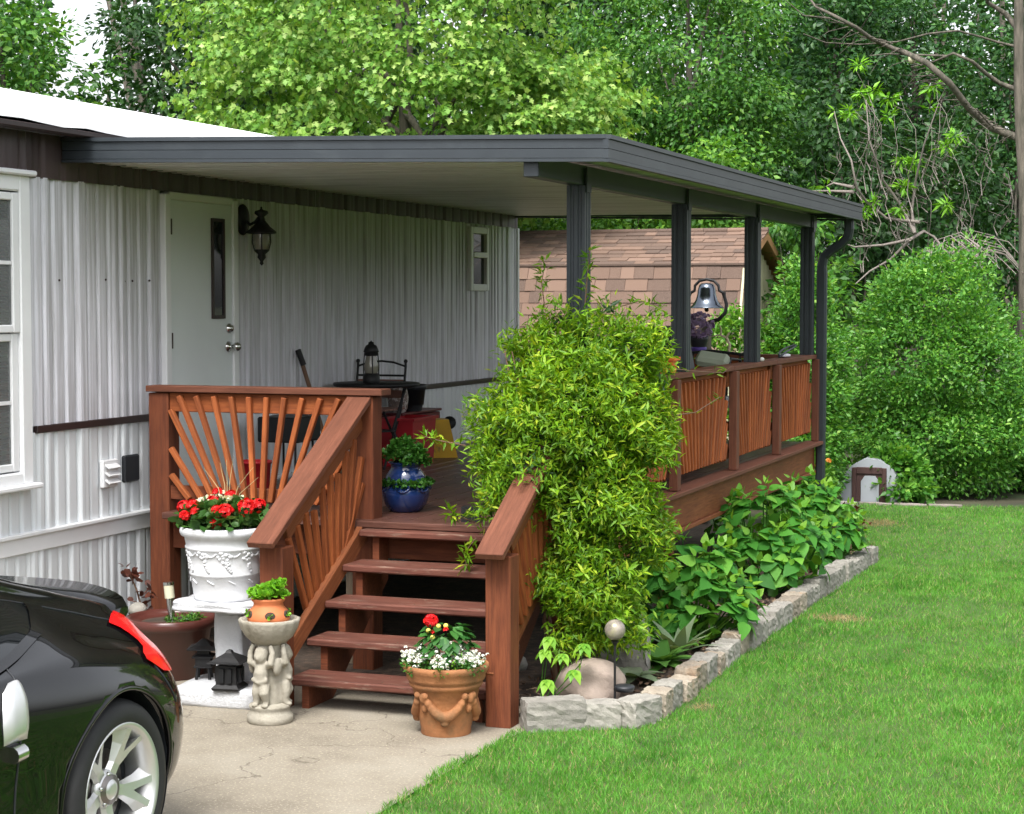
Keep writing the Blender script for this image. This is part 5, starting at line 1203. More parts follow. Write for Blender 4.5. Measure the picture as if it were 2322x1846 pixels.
MB().lathe([(.0, .0), (.05, .0), (.055, .02), (.05, .028), (0, .03)], (-2.785, 9.32, .145), 14).build('solar_panel', M['blackplastic'], gs_)
MB().tube([(-2.83, 9.3, .155), (-2.785, 9.32, .155)], .006, 6).build('panel_arm', M['iron'], gs_)

# ------------------------------------------------------------------ hosta, hydrangea, five leaf creeper
T_BIG = []
def big_leaf(name, mat, L, W_, curl, tooth=0.0, nseg=8):
    V = []; F = []
    for i in range(nseg + 1):
        t = i / nseg; w_ = W_ * math.sin(math.pi * t ** .66) ** .8 * (1 - .45 * t) * 1.2 if 0 < t < 1 else 0.004
        z = -curl * t * t; jag = (1 + tooth * (-1) ** i)
        V += [(L * t, -w_ * L * jag, z * L + .12 * w_ * L), (L * t, 0, z * L - .04 * L * w_), (L * t, w_ * L * jag, z * L + .12 * w_ * L)]
    for i in range(nseg):
        a = 3 * i; F += [(a, a + 1, a + 4, a + 3), (a + 1, a + 2, a + 5, a + 4)]
    m = MB(); m.add(V, F, True); return m.mesh(name, mat)
def rosette(name, label, x, y, n, L, mat, z0=.04, elev=(.2, 1.0), group=None, cat='plant', W_=.26, curl=.45):
    t = thing(name, label, cat, (x, y, z0), group); lm = big_leaf('leaf', mat, L, W_, curl)
    for k in range(n):
        e = elev[0] + (elev[1] - elev[0]) * (k / n); Mx = Matrix.Translation((x, y, z0 + .02)) @ Matrix.Rotation(k * 2.4, 4, 'Z') @ Matrix.Translation((.02, 0, 0)) @ Matrix.Rotation(-e, 4, 'Y') @ Matrix.Scale(random.uniform(.75, 1.1), 4)
        link(bpy.data.objects.new('leaf', lm), t, Mx)
    return t
rosette('hosta', 'green hosta clump beside the upright stone slab', -2.94, 10.50, 22, .25, M['lf_hosta'])
rosette('hosta', 'tall narrow leaved hosta shoots behind the green hosta clump', -2.90, 10.82, 12, .27, M['lf_hosta2'], elev=(.7, 1.35), W_=.14)
rosette('hosta', 'small grey green variegated hosta in front of the upright slab', -2.97, 10.10, 11, .19, M['lf_hosta2'], elev=(.15, .7))
hyd_leaf = big_leaf('leaf', M['lf_hyd'], .140, .36, .22, .02); hyd_top = big_leaf('leaf', M['lf_hydtop'], .10, .32, .05, .05)
def hydrangea(label, x, y, rx, ry, h, n):
    t = thing('hydrangea', label, 'shrub', (x, y, .03), 'hydrangea shrubs along the deck edge')
    st_m = MB()
    heads = []
    for k in range(n):
        e = math.asin(random.uniform(.05, 1)); a = random.uniform(0, 6.283) if random.random() < .45 else random.uniform(-2.9, .6); rr = random.uniform(.86, 1.04); q = math.cos(e)
        heads.append((x + rx * rr * q * math.cos(a), y + ry * rr * q * math.sin(a), h * (.22 + .76 * math.sin(e) * rr), a, q))
    for hx_, hy_, hz_, a, q in heads:
        st_m.tube([(x + (hx_ - x) * .25, y + (hy_ - y) * .25, .03), (x + (hx_ - x) * .8, y + (hy_ - y) * .8, hz_ * .6), (hx_, hy_, hz_)], [.006, .005, .004], 5)
    tag(st_m.build('stems', M['lf_mid'], t), kind='stuff')
    cnt = 0
    for hx_, hy_, hz_, a, q in heads:
        for lev, (k, el, sc_, lm) in enumerate(((3, -.1, 1.0, hyd_leaf), (2, .35, .85, hyd_leaf), (2, .95, .75, hyd_top))):
            off = random.uniform(0, 6.28)
            for j in range(k):
                if cnt >= 300: break
                Mx = Matrix.Translation((hx_, hy_, hz_ - .05 + .045 * lev)) @ Matrix.Rotation(q * .75, 4, Vector((-math.sin(a), math.cos(a), 0))) @ Matrix.Rotation(off + j * 2 * math.pi / k + random.uniform(-.3, .3), 4, 'Z') @ Matrix.Translation((.012, 0, 0)) @ Matrix.Rotation(-el - random.uniform(-.25, .2), 4, 'Y') @ Matrix.Rotation(random.uniform(-.3, .3), 4, 'X') @ Matrix.Scale(sc_ * random.uniform(.7, 1.12), 4)
                link(bpy.data.objects.new('leaf', lm), t, Mx); cnt += 1
    # the shaded inner leaves, joined
    m = 420; P = np.stack([x + rng.uniform(-.8, .8, m) * rx, y + rng.uniform(-.8, .8, m) * ry, rng.uniform(.10, .72, m) * h], 1)
    k = ((P[:, 0] - x) / rx) ** 2 + ((P[:, 1] - y) / ry) ** 2 < .75; P = P[k]; D = rng.normal(size=P.shape); D[:, 2] -= .4; Nn = rng.normal(size=P.shape) * .5 + [0, 0, 1]
    tag(link(bpy.data.objects.new('inner_leaves', leaf_mesh('inner_leaves', M['lf_bright'], P, D, Nn, rng.uniform(.05, .095, len(P)), T_ROUND)), t), kind='stuff')
    return t
hydrangea('nearest of the three broad leaved hydrangeas, right beside the vine', -2.98, 11.40, .42, .38, .70, 42)
hydrangea('middle hydrangea, tallest of the three beside the deck', -2.99, 13.60, .46, .50, .88, 42)
hydrangea('farthest of the three hydrangeas, nearest the downspout', -2.95, 15.1, .42, .46, .74, 42)
rd = thing('bronze_plant', 'small reddish bronze leaved plant past the hydrangeas', 'plant', (-2.78, 16.0, .03))
foliage('leaves', M['redleaf'], rd, disc_pts((-2.80, 15.95, .12), .16, 14, .3), .06, 16, .05, T_OVAL); MB().tube([(-2.78, 15.95, .02), (-2.79, 15.95, .3)], .006, 6).build('stem', M['vinestem'], rd)
cr5 = thing('creeper', 'low five leaf creeper at the foot of the stair post', 'plant', (-3.22, 9.2, .03)); cl5 = big_leaf('leaf', M['lf_hydtop'], .085, .28, .3)
for x, y, z in ((-3.17, 9.18, .36), (-3.08, 9.2, .34), (-3.02, 9.2, .26), (-3.13, 9.1, .22), (-3.16, 9.22, .42), (-3.0, 9.3, .38)):
    MB().tube([(-3.22, 9.25, .03), (x - .03, y + .05, z * .7), (x, y, z)], .003, 5).build('stem', M['lf_mid'], cr5)
    for j in range(5): link(bpy.data.objects.new('leaf', cl5), cr5, Matrix.Translation((x, y, z)) @ Matrix.Rotation(R(-90) + (j - 2) * .85, 4, 'Z') @ Matrix.Rotation(R(30), 4, 'Y') @ Matrix.Scale(random.uniform(.8, 1.15), 4))

# ------------------------------------------------------------------ the big vine over the deck corner
vn = thing('climbing_vine', 'large bright yellow green climbing vine mounded over the deck corner post', 'vine', (-3.25, 9.95, .03))
VY = 9.78
VB = [(-3.40, 9.85, 1.85, .20, .20), (-2.93, 9.90, 1.88, .19, .20), (-3.160, 9.90, 1.88, .26, .19), (-3.56, 9.75, 1.43, .20, .30), (-3.13, 9.75, 1.511, .41, .41), (-2.84, 9.90, 1.509, .12, .31), (-3.43, 9.45, 1.139, .17, .19), (-3.05, 9.70, 1.086, .32, .32), (-2.84, 9.85, .888, .13, .22), (-3.05, 9.60, .667, .27, .25), (-2.99, 9.65, .438, .22, .16), (-3.16, 9.50, .354, .08, .11), (-3.56, 9.45, 1.02, .06, .10), (-3.66, 9.60, 1.235, .07, .09), (-3.50, 9.85, 1.96, .06, .08), (-2.76, 9.90, 1.727, .05, .09), (-3.05, 9.9, 2.09, .08, .09), (-3.30, 9.9, 2.06, .06, .08), (-3.34, 9.40, 1.26, .16, .13), (-3.30, 9.55, 1.40, .18, .16)]
def vine_ok(P):
    q = np.full(len(P), 9.0)
    for x, y, z, rx, rz in VB: q = np.minimum(q, np.sqrt(((P[:, 0] - x) / rx) ** 2 + ((P[:, 1] - y) / min(.42, max(rx, rz))) ** 2 + ((P[:, 2] - z) / rz) ** 2))
    return q / (1 + .13 * np.sin(P[:, 0] * 21 + P[:, 2] * 11) + .11 * np.sin(P[:, 2] * 23 + P[:, 1] * 13 + P[:, 0] * 9))
cand = np.stack([rng.uniform(-4.2, -2.5, 90000), rng.uniform(9.1, 10.6, 90000), rng.uniform(.2, 2.25, 90000)], 1)
q = vine_ok(cand); sel = cand[(q < 1.0) & (q > .60)][:4300]
dd = nrm(np.stack([sel[:, 0] + 3.22, sel[:, 1] - VY, (sel[:, 2] - 1.2) * .35], 1))
P = np.repeat(sel, 9, 0) + rng.normal(size=(len(sel) * 9, 3)) * .028
ax = np.repeat(dd + rng.normal(size=dd.shape) * .35 + [0, 0, .25], 9, 0)
D = nrm(nrm(ax) * .55 + rdir(len(P)) * .95 + [0, 0, -.12]); Nn = nrm(rng.normal(size=P.shape) * .5 + [0, 0, .9] + np.repeat(dd, 9, 0) * .4)
tag(link(bpy.data.objects.new('foliage', leaf_mesh('foliage', M['lf_vine'], P, D, Nn, rng.uniform(.034, .064, len(P)), T_LANCE)), vn), kind='stuff')
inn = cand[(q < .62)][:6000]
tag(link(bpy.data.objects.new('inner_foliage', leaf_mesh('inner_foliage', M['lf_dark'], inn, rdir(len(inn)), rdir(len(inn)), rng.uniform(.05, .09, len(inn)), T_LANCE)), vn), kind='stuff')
vl = [leaf_mesh('leaf', M['lf_vine_o'], np.zeros((1, 3)), np.array([[1., 0, 0]]), np.array([[0, 0, 1.]]), np.array([.066]), (np.array([(0, 0, 0), (.3, -.13, .035), (.65, -.10, .01), (1, 0, -.13), (.65, .10, .01), (.3, .13, .035), (.3, 0, 0), (.65, 0, -.04)]), [(0, 1, 6), (1, 2, 7, 6), (2, 3, 7), (0, 6, 5), (5, 6, 7, 4), (4, 7, 3)]))]
out = cand[(q < 1.10) & (q > .98)]; out = out[(out[:, 1] < VY) | (out[:, 0] > -3.1)]; view = nrm(np.array([0, 0, 2.15]) - out)
k = 0
for p in out[:75]:
    p = Vector(p); o = Vector((p.x + 3.22, p.y - VY, .3)).normalized(); Qm = o.to_track_quat('Z', 'Y').to_matrix().to_4x4()
    for j in range(4):
        Mx = Matrix.Translation(p) @ Qm @ Matrix.Rotation(j * 1.57 + random.random() * .6, 4, 'Z') @ Matrix.Rotation(-random.uniform(.1, .9), 4, 'Y') @ Matrix.Scale(random.uniform(.75, 1.1), 4)
        if k < 300: link(bpy.data.objects.new('leaf', vl[0]), vn, Mx); k += 1
sm = MB()
for kk in range(9):
    a = random.uniform(0, 6.28); b0 = Vector((-3.28 + .08 * math.cos(a), 9.95 + .08 * math.sin(a), .02)); tp_ = Vector((-3.3 + random.uniform(-.3, .3), 9.95 + random.uniform(-.25, .25), random.uniform(1.2, 2.1)))
    sm.tube([b0, b0 + Vector((random.uniform(-.06, .12), random.uniform(-.05, .05), .35)), b0.lerp(tp_, .6) + Vector((random.uniform(-.1, .1), 0, 0)), tp_], [.014, .012, .008, .003], 6)
tag(sm.build('stems', M['vinestem'], vn), kind='stuff')
# wandering shoots above and beside the mound
for pts in ([(-3.42, 9.9, 2.1), (-3.44, 9.9, 2.25), (-3.42, 9.9, 2.36)], [(-3.19, 9.9, 2.12), (-3.17, 9.88, 2.28), (-3.15, 9.86, 2.42)], [(-2.92, 10.4, 1.78), (-2.98, 11.4, 1.72), (-3.1, 12.7, 1.66), (-3.15, 13.2, 1.70)], [(-2.86, 10.4, 1.5), (-2.93, 11.3, 1.47), (-3.0, 12.2, 1.52), (-3.12, 12.7, 1.46)], [(-3.85, 9.8, 1.35), (-4.0, 9.75, 1.38), (-4.08, 9.75, 1.40)], [(-3.72, 9.6, .95), (-3.80, 9.5, 1.0), (-3.83, 9.5, 1.02)], [(-3.75, 9.7, .85), (-3.78, 9.6, .78), (-3.75, 9.55, .72)], [(-3.1, 10.0, 2.1), (-3.0, 10.3, 2.15), (-2.95, 10.6, 2.12)]):
    MB().tube(pts, [.004] + [.003] * (len(pts) - 2) + [.0015], 5).build('shoot', M['vinestem'], vn)
    A = np.array(pts); cl = np.concatenate([A[i] + (A[i + 1] - A[i]) * np.linspace(.2, 1, 4)[:, None] for i in range(len(A) - 1)])
    if len(pts) == 4: cl = cl[::3]
    Pp, Dd, Nn = spray(cl, np.tile([0, -.3, .5], (len(cl), 1)), 5, .02, .0, .8); tag(link(bpy.data.objects.new('shoot_leaves', leaf_mesh('shoot_leaves', M['lf_vine'], Pp, Dd, Nn, rng.uniform(.05, .08, len(Pp)), T_LANCE)), vn), kind='stuff')
# screw heads and bare chips on the stair timbers
hd = MB().lathe([(.0055, 0), (.005, .0015), (0, .002)], (0, 0, 0), 8).mesh('screw_head', M['chips'])
for k in range(5):
    for x in (-4.44, -4.0, -3.46):
        for dy in (.06, .19): link(bpy.data.objects.new('screw_head', hd), deck, Matrix.Translation((x + random.uniform(-.01, .01), 8.915 + .228 * k + dy, .17 * (k + 1) + .0002)))
for i in range(nb):
    x = DX0 + (i + .5) * wdt
    for y in (10.12, 11.2, 12.6):
        for dx in (-.045, .045): link(bpy.data.objects.new('screw_head', hd), deck, Matrix.Translation((x + dx, y, DZ + .001)))
# ------------------------------------------------------------------ shed, doghouse
FWX, FWY = -math.sin(R(20.05)), math.cos(R(20.05))
def yard(right, ahead, z=0.0): return Vector((FWX * ahead + FWY * right, FWY * ahead - FWX * right, z))
shed = thing('garden_shed', 'barn shaped garden shed with brown shingle roof beyond the deck', 'shed', (-7.0, 23.1, 0))
SX0, SX1 = -9.2, -5.12
eF, kF, rg, kB, eB = (21.60, 1.42), (22.0, 2.57), (23.15, 3.0), (24.3, 2.57), (24.72, 1.42)
wl = MB(); gp_ = [(21.78, 0), (21.78, 1.5), (22.1, 2.50), (23.15, 2.93), (24.2, 2.50), (24.55, 1.5), (24.55, 0)]
KX4 = Matrix(((0, 0, 1, 0), (1, 0, 0, 0), (0, 1, 0, 0), (0, 0, 0, 1)))
wl.prism(gp_, SX0 + .1, SX1 - .16, KX4); wl.build('wall', M['shedwall'], shed)
for k in range(19):      # gable boards
    y0 = 21.79 + k * .145; top = np.interp(y0 + .07, [p[0] for p in gp_[1:6]], [p[1] for p in gp_[1:6]])
    MB().box((SX1 - .15, y0 + .07, top / 2 - .01), (.02, .136, top - .02)).build('gable_board', M['shedwall'], shed)
for a, b in ((eF, kF), (kF, rg), (rg, kB), (kB, eB)):
    board('rake_trim', M['shedwall' if a is eF else 'shedtrim'], shed, (SX1 + .005, a[0], a[1] - .045), (SX1 + .005, b[0], b[1] - .045), .03, .10, (0, -(b[1] - a[1]), b[0] - a[0]))
    rm = MB(); n_ = Vector((0, -(b[1] - a[1]), b[0] - a[0])).normalized(); P = []
    for x in (SX0, SX1):
        for (yy, zz) in (a, b): P.append((x, yy, zz)); P.append((x, yy - n_.y * .03, zz - n_.z * .03))
    rm.add(P, [(0, 2, 6, 4), (1, 5, 7, 3), (0, 4, 5, 1), (2, 3, 7, 6), (0, 1, 3, 2), (4, 6, 7, 5)]); rm.build('roof_deck', M['shedtrim'], shed)
_sh = {}
def shingles(a, b, rows):
    a = Vector((0, *a)); b = Vector((0, *b)); d = (b - a); L = d.length; d.normalize(); n_ = Vector((0, -d.z, d.y)); e = L / rows
    if n_.z < 0: n_ = -n_
    for r_ in range(rows):
        x = SX0 - random.uniform(0, .1)
        while x < SX1 + .02:
            w_ = random.choice((.14, .17, .20, .24, .28)); x1 = min(x + w_, SX1 + .03)
            if x1 - x > .03 and x1 > -8.9:
                tk = random.choice((.010, .016)); x0c = max(x, SX0)
                p0 = a + d * (r_ * e - .012); key = (round(x1 - x0c, 2), round(e, 3), tk)
                if key not in _sh: _sh[key] = MB().box((0, 0, 0), (x1 - x0c - .004, e + .03, tk)).mesh('shingle', M['shingle'])
                c = p0 + d * (e / 2 + .008) + n_ * (.010 + tk / 2); tl_ = .10
                Mx = Matrix.Identity(4); dd = (d * 1.0 - n_ * .07).normalized(); nn = Vector((1, 0, 0)).cross(dd)
                for i, v in enumerate((Vector((1, 0, 0)), dd, nn)): Mx[0][i], Mx[1][i], Mx[2][i] = v
                Mx.translation = Vector(((x0c + x1) / 2, c.y, c.z)); link(bpy.data.objects.new('shingle', _sh[key]), shed, Mx)
            x += w_
shingles(eF, kF, 8); shingles(kF, rg, 9)
for k in range(14): MB().tube([(SX0 + k * .3, 23.15, 3.022), (min(SX1 + .03, SX0 + k * .3 + .295), 23.15, 3.024)], .035, 8).build('ridge_cap', M['shingle'], shed)
board('knee_trim', M['shingle'], shed, (-9.1, 21.985, 2.585), (SX1 + .03, 21.985, 2.585), .05, .03)
board('corner_board', M['shedwall'], shed, (SX1 - .13, 21.78, 0), (SX1 - .13, 21.78, 1.6), .06, .06, (0, 1, 0))
dg_ = thing('dog_house', 'small white arched dog house with brown door frame behind the lawn', 'dog house', (-3.34, 20.6, 0))
arch = [(-.31, 0), (-.31, .18), (-.28, .30), (-.20, .40), (-.08, .47), (.08, .47), (.20, .40), (.28, .30), (.31, .18), (.31, 0)]
MX = Matrix.Translation((-3.335, 20.95, 0)) @ Matrix.Rotation(R(90), 4, 'X')
MB().prism(arch, 0, .68, MX).build('shell', M['vinylwhite'], dg_)
for k in range(2): MB().box((-3.505 + k * .32, 20.255, .19), (.045, .03, .38), ch=.004).build('door_frame', M['doorbrown'], dg_)
MB().box((-3.345, 20.255, .35), (.274, .03, .07), ch=.004).build('door_frame', M['doorbrown'], dg_)
MB().box((-3.345, 20.262, .17), (.27, .012, .30)).build('door_panel', M['doorbrown'], dg_)
MB().prism([(-.095, 0), (-.095, .23), (-.055, .29), (.055, .29), (.095, .23), (.095, 0)], 0, .02, Matrix.Translation((-3.335, 20.256, .005)) @ Matrix.Rotation(R(90), 4, 'X')).build('door_flap', M['vinylwhite'], dg_)
be = thing('back_edging', 'thin pale kerb strip at the back of the lawn', 'edging', (-2.6, 20.3, 0))
for k in range(3): rough_box((-3.25 + .36 * k, 20.10 + .03 * k, .008), (.34, .05, .04), 3, .006).build('kerb_piece', M['twig'], be)

# ------------------------------------------------------------------ trees and shrubs
def limb(m, p0, p1, r0, r1, bend=.15, n=5, sides=6):
    p0 = Vector(p0); p1 = Vector(p1); o = Vector(rng.normal(size=3)) * bend * (p1 - p0).length * .3; o.z = abs(o.z) * .4
    m.tube([p0.lerp(p1, t) + o * math.sin(math.pi * t) for t in np.linspace(0, 1, n)], [r0 + (r1 - r0) * t for t in np.linspace(0, 1, n)], sides, True, False)
def tree(name, label, base, crowns, T, mat, size, nclu, per, crad, droop=.45, tr=.14, cat='tree', inner=.45, limbs=14, bark='bark', group=None, up=.5, flat=False):
    base = Vector(base); t = thing(name, label, cat, base, group)
    PP = []; DD = []; NN = []; tm = MB(); allc = []
    for (c, rad), share in crowns:
        cl, cd = shell_clusters(c, rad, int(nclu * share), inner)
        k = cl[:, 2] > (.08 if cat == 'shrub' else .25); cl, cd = cl[k], cd[k]; allc.append(cl)
        P, D, Nn = spray(cl, cd, per, crad, droop, up)
        if flat: o_ = P - np.repeat(cl, per, 0); P[:, 2] -= o_[:, 2] * .62 + .55 * np.hypot(o_[:, 0], o_[:, 1])
        PP.append(P); DD.append(D); NN.append(Nn)
    if cat == 'shrub':      # upright young shoots over the top of the shrub
        c0, r0 = crowns[0][0]; nsp = 70; an = rng.uniform(0, 6.283, nsp); q_ = np.sqrt(rng.random(nsp)) * .95
        b0 = np.stack([c0[0] + q_ * r0[0] * np.cos(an), c0[1] + q_ * r0[1] * np.sin(an), c0[2] + r0[2] * np.sqrt(1 - q_ ** 2) * .97], 1); hh = rng.uniform(.08, .30, nsp) * min(1, r0[2])
        t_ = np.tile(np.linspace(0, 1, 16), nsp); Pb = np.repeat(b0, 16, 0); Pb[:, 2] += t_ * np.repeat(hh, 16); Dd_ = rng.normal(size=Pb.shape) * .8 + [0, 0, .6]
        PP.append(Pb); DD.append(nrm(Dd_)); NN.append(nrm(rng.normal(size=Pb.shape) * .5 + [0, 0, .7]))
    P = np.concatenate(PP); cl = np.concatenate(allc)
    me = leaf_mesh('crown', mat, P, np.concatenate(DD), np.concatenate(NN), rng.uniform(size * .65, size * 1.3, len(P)), T)
    link(bpy.data.objects.new('crown', me), t)
    top = Vector(crowns[0][0][0]); top.z += crowns[0][0][1][2] * .5; mid = base.lerp(top, .45); mid.x += .1
    tm.tube([base, base.lerp(mid, .5), mid, mid.lerp(top, .5), top], [tr * 1.25, tr, tr * .75, tr * .45, tr * .15], 8)
    for i in range(limbs):
        q = Vector(cl[int(rng.integers(len(cl)))]); s = mid.lerp(top, random.random() * .7); 
        if tr < .07: s = base.lerp(top, random.random() * .3)
        limb(tm, s, q, tr * .35, tr * .06)
    tm.build('trunk', M[bark], t); return t
def C(r, d, z): v = yard(r, d, z); return (v.x, v.y, v.z)
# the bright maple behind the home
tree('maple_tree', 'broad bright yellow green maple right behind the patio roof', yard(-1.3, 25), [((C(-1.5, 24.5, 5.4), (2.6, 2.0, 2.6)), .62), ((C(.3, 24.2, 4.5), (1.25, 1.2, 1.1)), .15), ((C(-3.0, 24.4, 5.1), (1.3, 1.3, 1.8)), .16), ((C(-1.2, 24.4, 3.7), (2.3, 1.2, .7)), .12)], T_MAPLE, M['lf_maple'], .076, 820, 52, .40, .9, .16, inner=.55, flat=True)
# others, from the left
tree('leafy_tree', 'mid green tree at the far left edge behind the white roof', yard(-7.8, 30), [((C(-8.0, 30, 5.0), (1.5, 1.5, 2.6)), .8), ((C(-6.9, 29.6, 3.9), (1.0, 1.0, .9)), .3)], T_OVAL, M['lf_mid'], .13, 360, 36, .42)
tree('leafy_tree', 'dark leafy tree right of the patch of white sky', yard(-4.9, 32), [((C(-5.0, 32, 5.6), (1.75, 1.6, 2.6)), .7), ((C(-5.3, 31, 3.6), (1.6, 1.2, 1.0)), .4)], T_OVAL, M['lf_dark'], .13, 420, 40, .42)
tree('dark_tree', 'deep green tree between the patch of sky and the maple', yard(-3.4, 35), [((C(-3.3, 35, 5.8), (1.9, 1.6, 3.4)), 1)], T_OVAL, M['lf_dark'], .14, 380, 40, .45)
tree('leafy_tree', 'mid green tree beyond the left picture edge', yard(-11, 31), [((C(-11, 31, 5.0), (2.2, 1.8, 3.4)), 1)], T_OVAL, M['lf_mid'], .13, 420, 36, .42)
tree('dark_tree', 'low dark thicket tree showing just over the white roof ridge', yard(-5.4, 29), [((C(-5.2, 29.5, 3.6), (2.0, 1.0, 1.1)), 1)], T_OVAL, M['lf_dark'], .12, 240, 36, .4)
tree('dark_tree', 'deep green tree in the gap right of the maple', yard(.9, 34), [((C(.9, 34, 6.0), (1.3, 1.2, 3.6)), 1)], T_OVAL, M['lf_dark'], .14, 300, 40, .45)
tree('leafy_tree', 'tall hanging mid green tree above the right end of the patio roof', yard(2.6, 28.5), [((C(2.6, 28.5, 5.6), (1.75, 1.5, 2.4)), .6), ((C(3.4, 28, 4.3), (1.0, 1.0, 1.2)), .25), ((C(1.6, 28, 4.2), (1.0, 1.0, 1.3)), .25)], T_OVAL, M['lf_mid'], .092, 520, 56, .34, .75)
tree('young_tree', 'low bright young tree between the shed ridge and the patio roof', yard(1.3, 26.3), [((C(.4, 26.3, 2.9), (1.4, .8, .75)), .5), ((C(2.4, 26.3, 3.4), (1.2, .8, .9)), .5)], T_OVAL, M['lf_bright'], .092, 300, 46, .30, .6, .06)
tree('sapling', 'bright sapling just right of the shed gable', yard(3.75, 24.0), [((C(3.8, 24.0, 2.2), (.5, .5, .65)), .7), ((C(3.5, 24.2, 3.2), (.5, .4, .4)), .3)], T_OVAL, M['lf_mid'], .11, 95, 26, .22, .5, .035)
for k, (r_, d_, z_, rx, rz, lab) in enumerate(((4.0, 33, 5.0, 1.3, 3.4, 'slender bluish green forest tree nearest the hanging tree'), (5.2, 31, 5.4, 1.2, 3.2, 'bluish green forest tree behind the bare leaning limb'), (6.7, 32, 5.2, 1.4, 3.6, 'bluish green forest tree at the right edge of the picture'), (5.9, 34, 6.4, 1.6, 2.6, 'tallest bluish green forest tree above the leaning limb'), (7.9, 30, 4.5, 1.3, 3.2, 'forest tree just beyond the right edge trunk'))):
    tree('forest_tree', lab, yard(r_, d_), [((C(r_, d_, z_), (rx, 1.2, rz)), 1)], T_OVAL, M['lf_ash'], .105, 230, 52, .34, .35, .11, inner=.2, limbs=26, group='forest trees at the right')
# farther woodland, one mass
n = 110000; r_ = rng.uniform(-15, 16, n); d_ = rng.uniform(37, 46, n); z_ = rng.uniform(.2, 11, n) ** 1.0
keep = ~((np.abs(r_ / d_ * 40 + 9.0) < .6) & (z_ > 6.6)) & (rng.random(n) < np.clip(1.25 - z_ / 14, .2, 1))
r_, d_, z_ = r_[keep], d_[keep], z_[keep]
P = np.stack([FWX * d_ + FWY * r_, FWY * d_ - FWX * r_, z_], 1); lump = vnoise(np.stack([r_, z_ + d_ * .3], 1), 1.2, 9) > .30
P = P[lump]
tag(link(bpy.data.objects.new('far_woodland', leaf_mesh('far_woodland', M['lf_dark'], P, rng.normal(size=P.shape) + [0, 0, -.4], rng.normal(size=P.shape) * .6 + [0, 0, .6], rng.uniform(.17, .30, len(P)), T_OVAL))), 'dark dense woodland filling the gaps far behind the garden', 'woodland', kind='stuff')
tm = MB()
for k in range(60):
    b_ = yard(random.uniform(-13, 15), random.uniform(33, 45)); h_ = random.uniform(6, 11); tm.tube([b_, b_ + Vector((random.uniform(-.4, .4), 0, h_ * .5)), b_ + Vector((random.uniform(-.8, .8), 0, h_))], [random.uniform(.08, .2), .09, .03], 6)
tag(tm.build('far_trunks', M['bark'], None, (0, 30, 0)), 'thin dark trunks standing among the far woodland', 'woodland', kind='stuff')
tree('leafy_tree', 'understorey tree with leaves darkened for deep shade behind the tangle of bare stems', yard(4.9, 27), [((C(4.6, 27, 3.6), (1.0, .9, 1.6)), .5), ((C(6.0, 27.5, 3.2), (1.1, .9, 1.6)), .5)], T_OVAL, M['lf_dark'], .12, 260, 32, .34, .5, .06)  # dark leaf colour stands in for the deep shadow between the trees
# unseen leaf mass added in the east for the car and glass to mirror
n = 9000; P = np.stack([rng.uniform(19, 24, n), rng.uniform(-22, 24, n), rng.uniform(.2, 6.0, n) * rng.random(n) ** .3], 1)
tag(link(bpy.data.objects.new('east_woodland', leaf_mesh('east_woodland', M['lf_dark'], P, rdir(n), rdir(n), rng.uniform(.4, .8, n), T_OVAL))), 'unseen dark green leaf mass added east of the lawn for the car to mirror', 'woodland', kind='stuff')
n = 9000; r_ = rng.uniform(-12, 12, n); d_ = rng.uniform(21.4, 40, n); P = np.stack([FWX * d_ + FWY * r_, FWY * d_ - FWX * r_, rng.uniform(0, .5, n)], 1); P = P[P[:, 1] > 20.9]
tag(link(bpy.data.objects.new('undergrowth', leaf_mesh('undergrowth', M['lf_mid'], P, rdir(len(P)) + [0, 0, .4], rng.normal(size=P.shape) * .5 + [0, 0, 1], rng.uniform(.1, .2, len(P)), T_OVAL))), 'low green undergrowth on the woodland floor behind the lawn', 'undergrowth', kind='stuff')
# big rounded bushes
def bush(name, label, r, d, rx, ry, h, mat, size, nclu, per, crad, cz=.5, group=None, shape=1.0):
    return tree(name, label, yard(r, d), [((C(r, d, h * cz), (rx, ry, h * (1 - cz) * .95)), .75), ((C(r, d - .1, h * .24), (rx * .98, ry, h * .26)), .45)], T_OVAL, mat, size, nclu, per, crad, .05, .035, 'shrub', .72, 12, 'twig', group, .6)
bush('rounded_bush', 'big rounded glossy green bush at the right behind the lawn', 4.78, 21.4, 1.02, .95, 2.66, M['lf_bush'], .056, 1250, 42, .19)
bush('rounded_bush', 'second large bush half cut off by the right picture edge', 6.35, 21.7, .8, .7, 1.55, M['lf_bush'], .056, 600, 40, .2)
bush('hedge_bush', 'narrow tall green hedge bush directly behind the downspout', 3.10, 20.2, .40, .5, 2.45, M['lf_bush'], .054, 560, 38, .15)
bush('hedge_bush', 'lower light green shrub between the deck railing and the shed gable', 2.45, 20.3, .62, .5, 1.95, M['lf_bright'], .075, 260, 28, .18)
bush('low_bush', 'low leafy bush under the rounded bush beside the dog house', 4.12, 20.35, .30, .2, .55, M['lf_bush'], .085, 110, 26, .12)
sap = thing('bush_stems', 'two pale slanting stems at the foot of the rounded bush', 'stems', yard(4.35, 20.75))
for a in (-.05, .16):
    p = yard(4.30, 20.7); MB().tube([p, p + Vector((a, .05, .5)), p + Vector((a * 1.6, .25, .9))], [.018, .015, .010], 7).build('stem', M['twig'], sap)
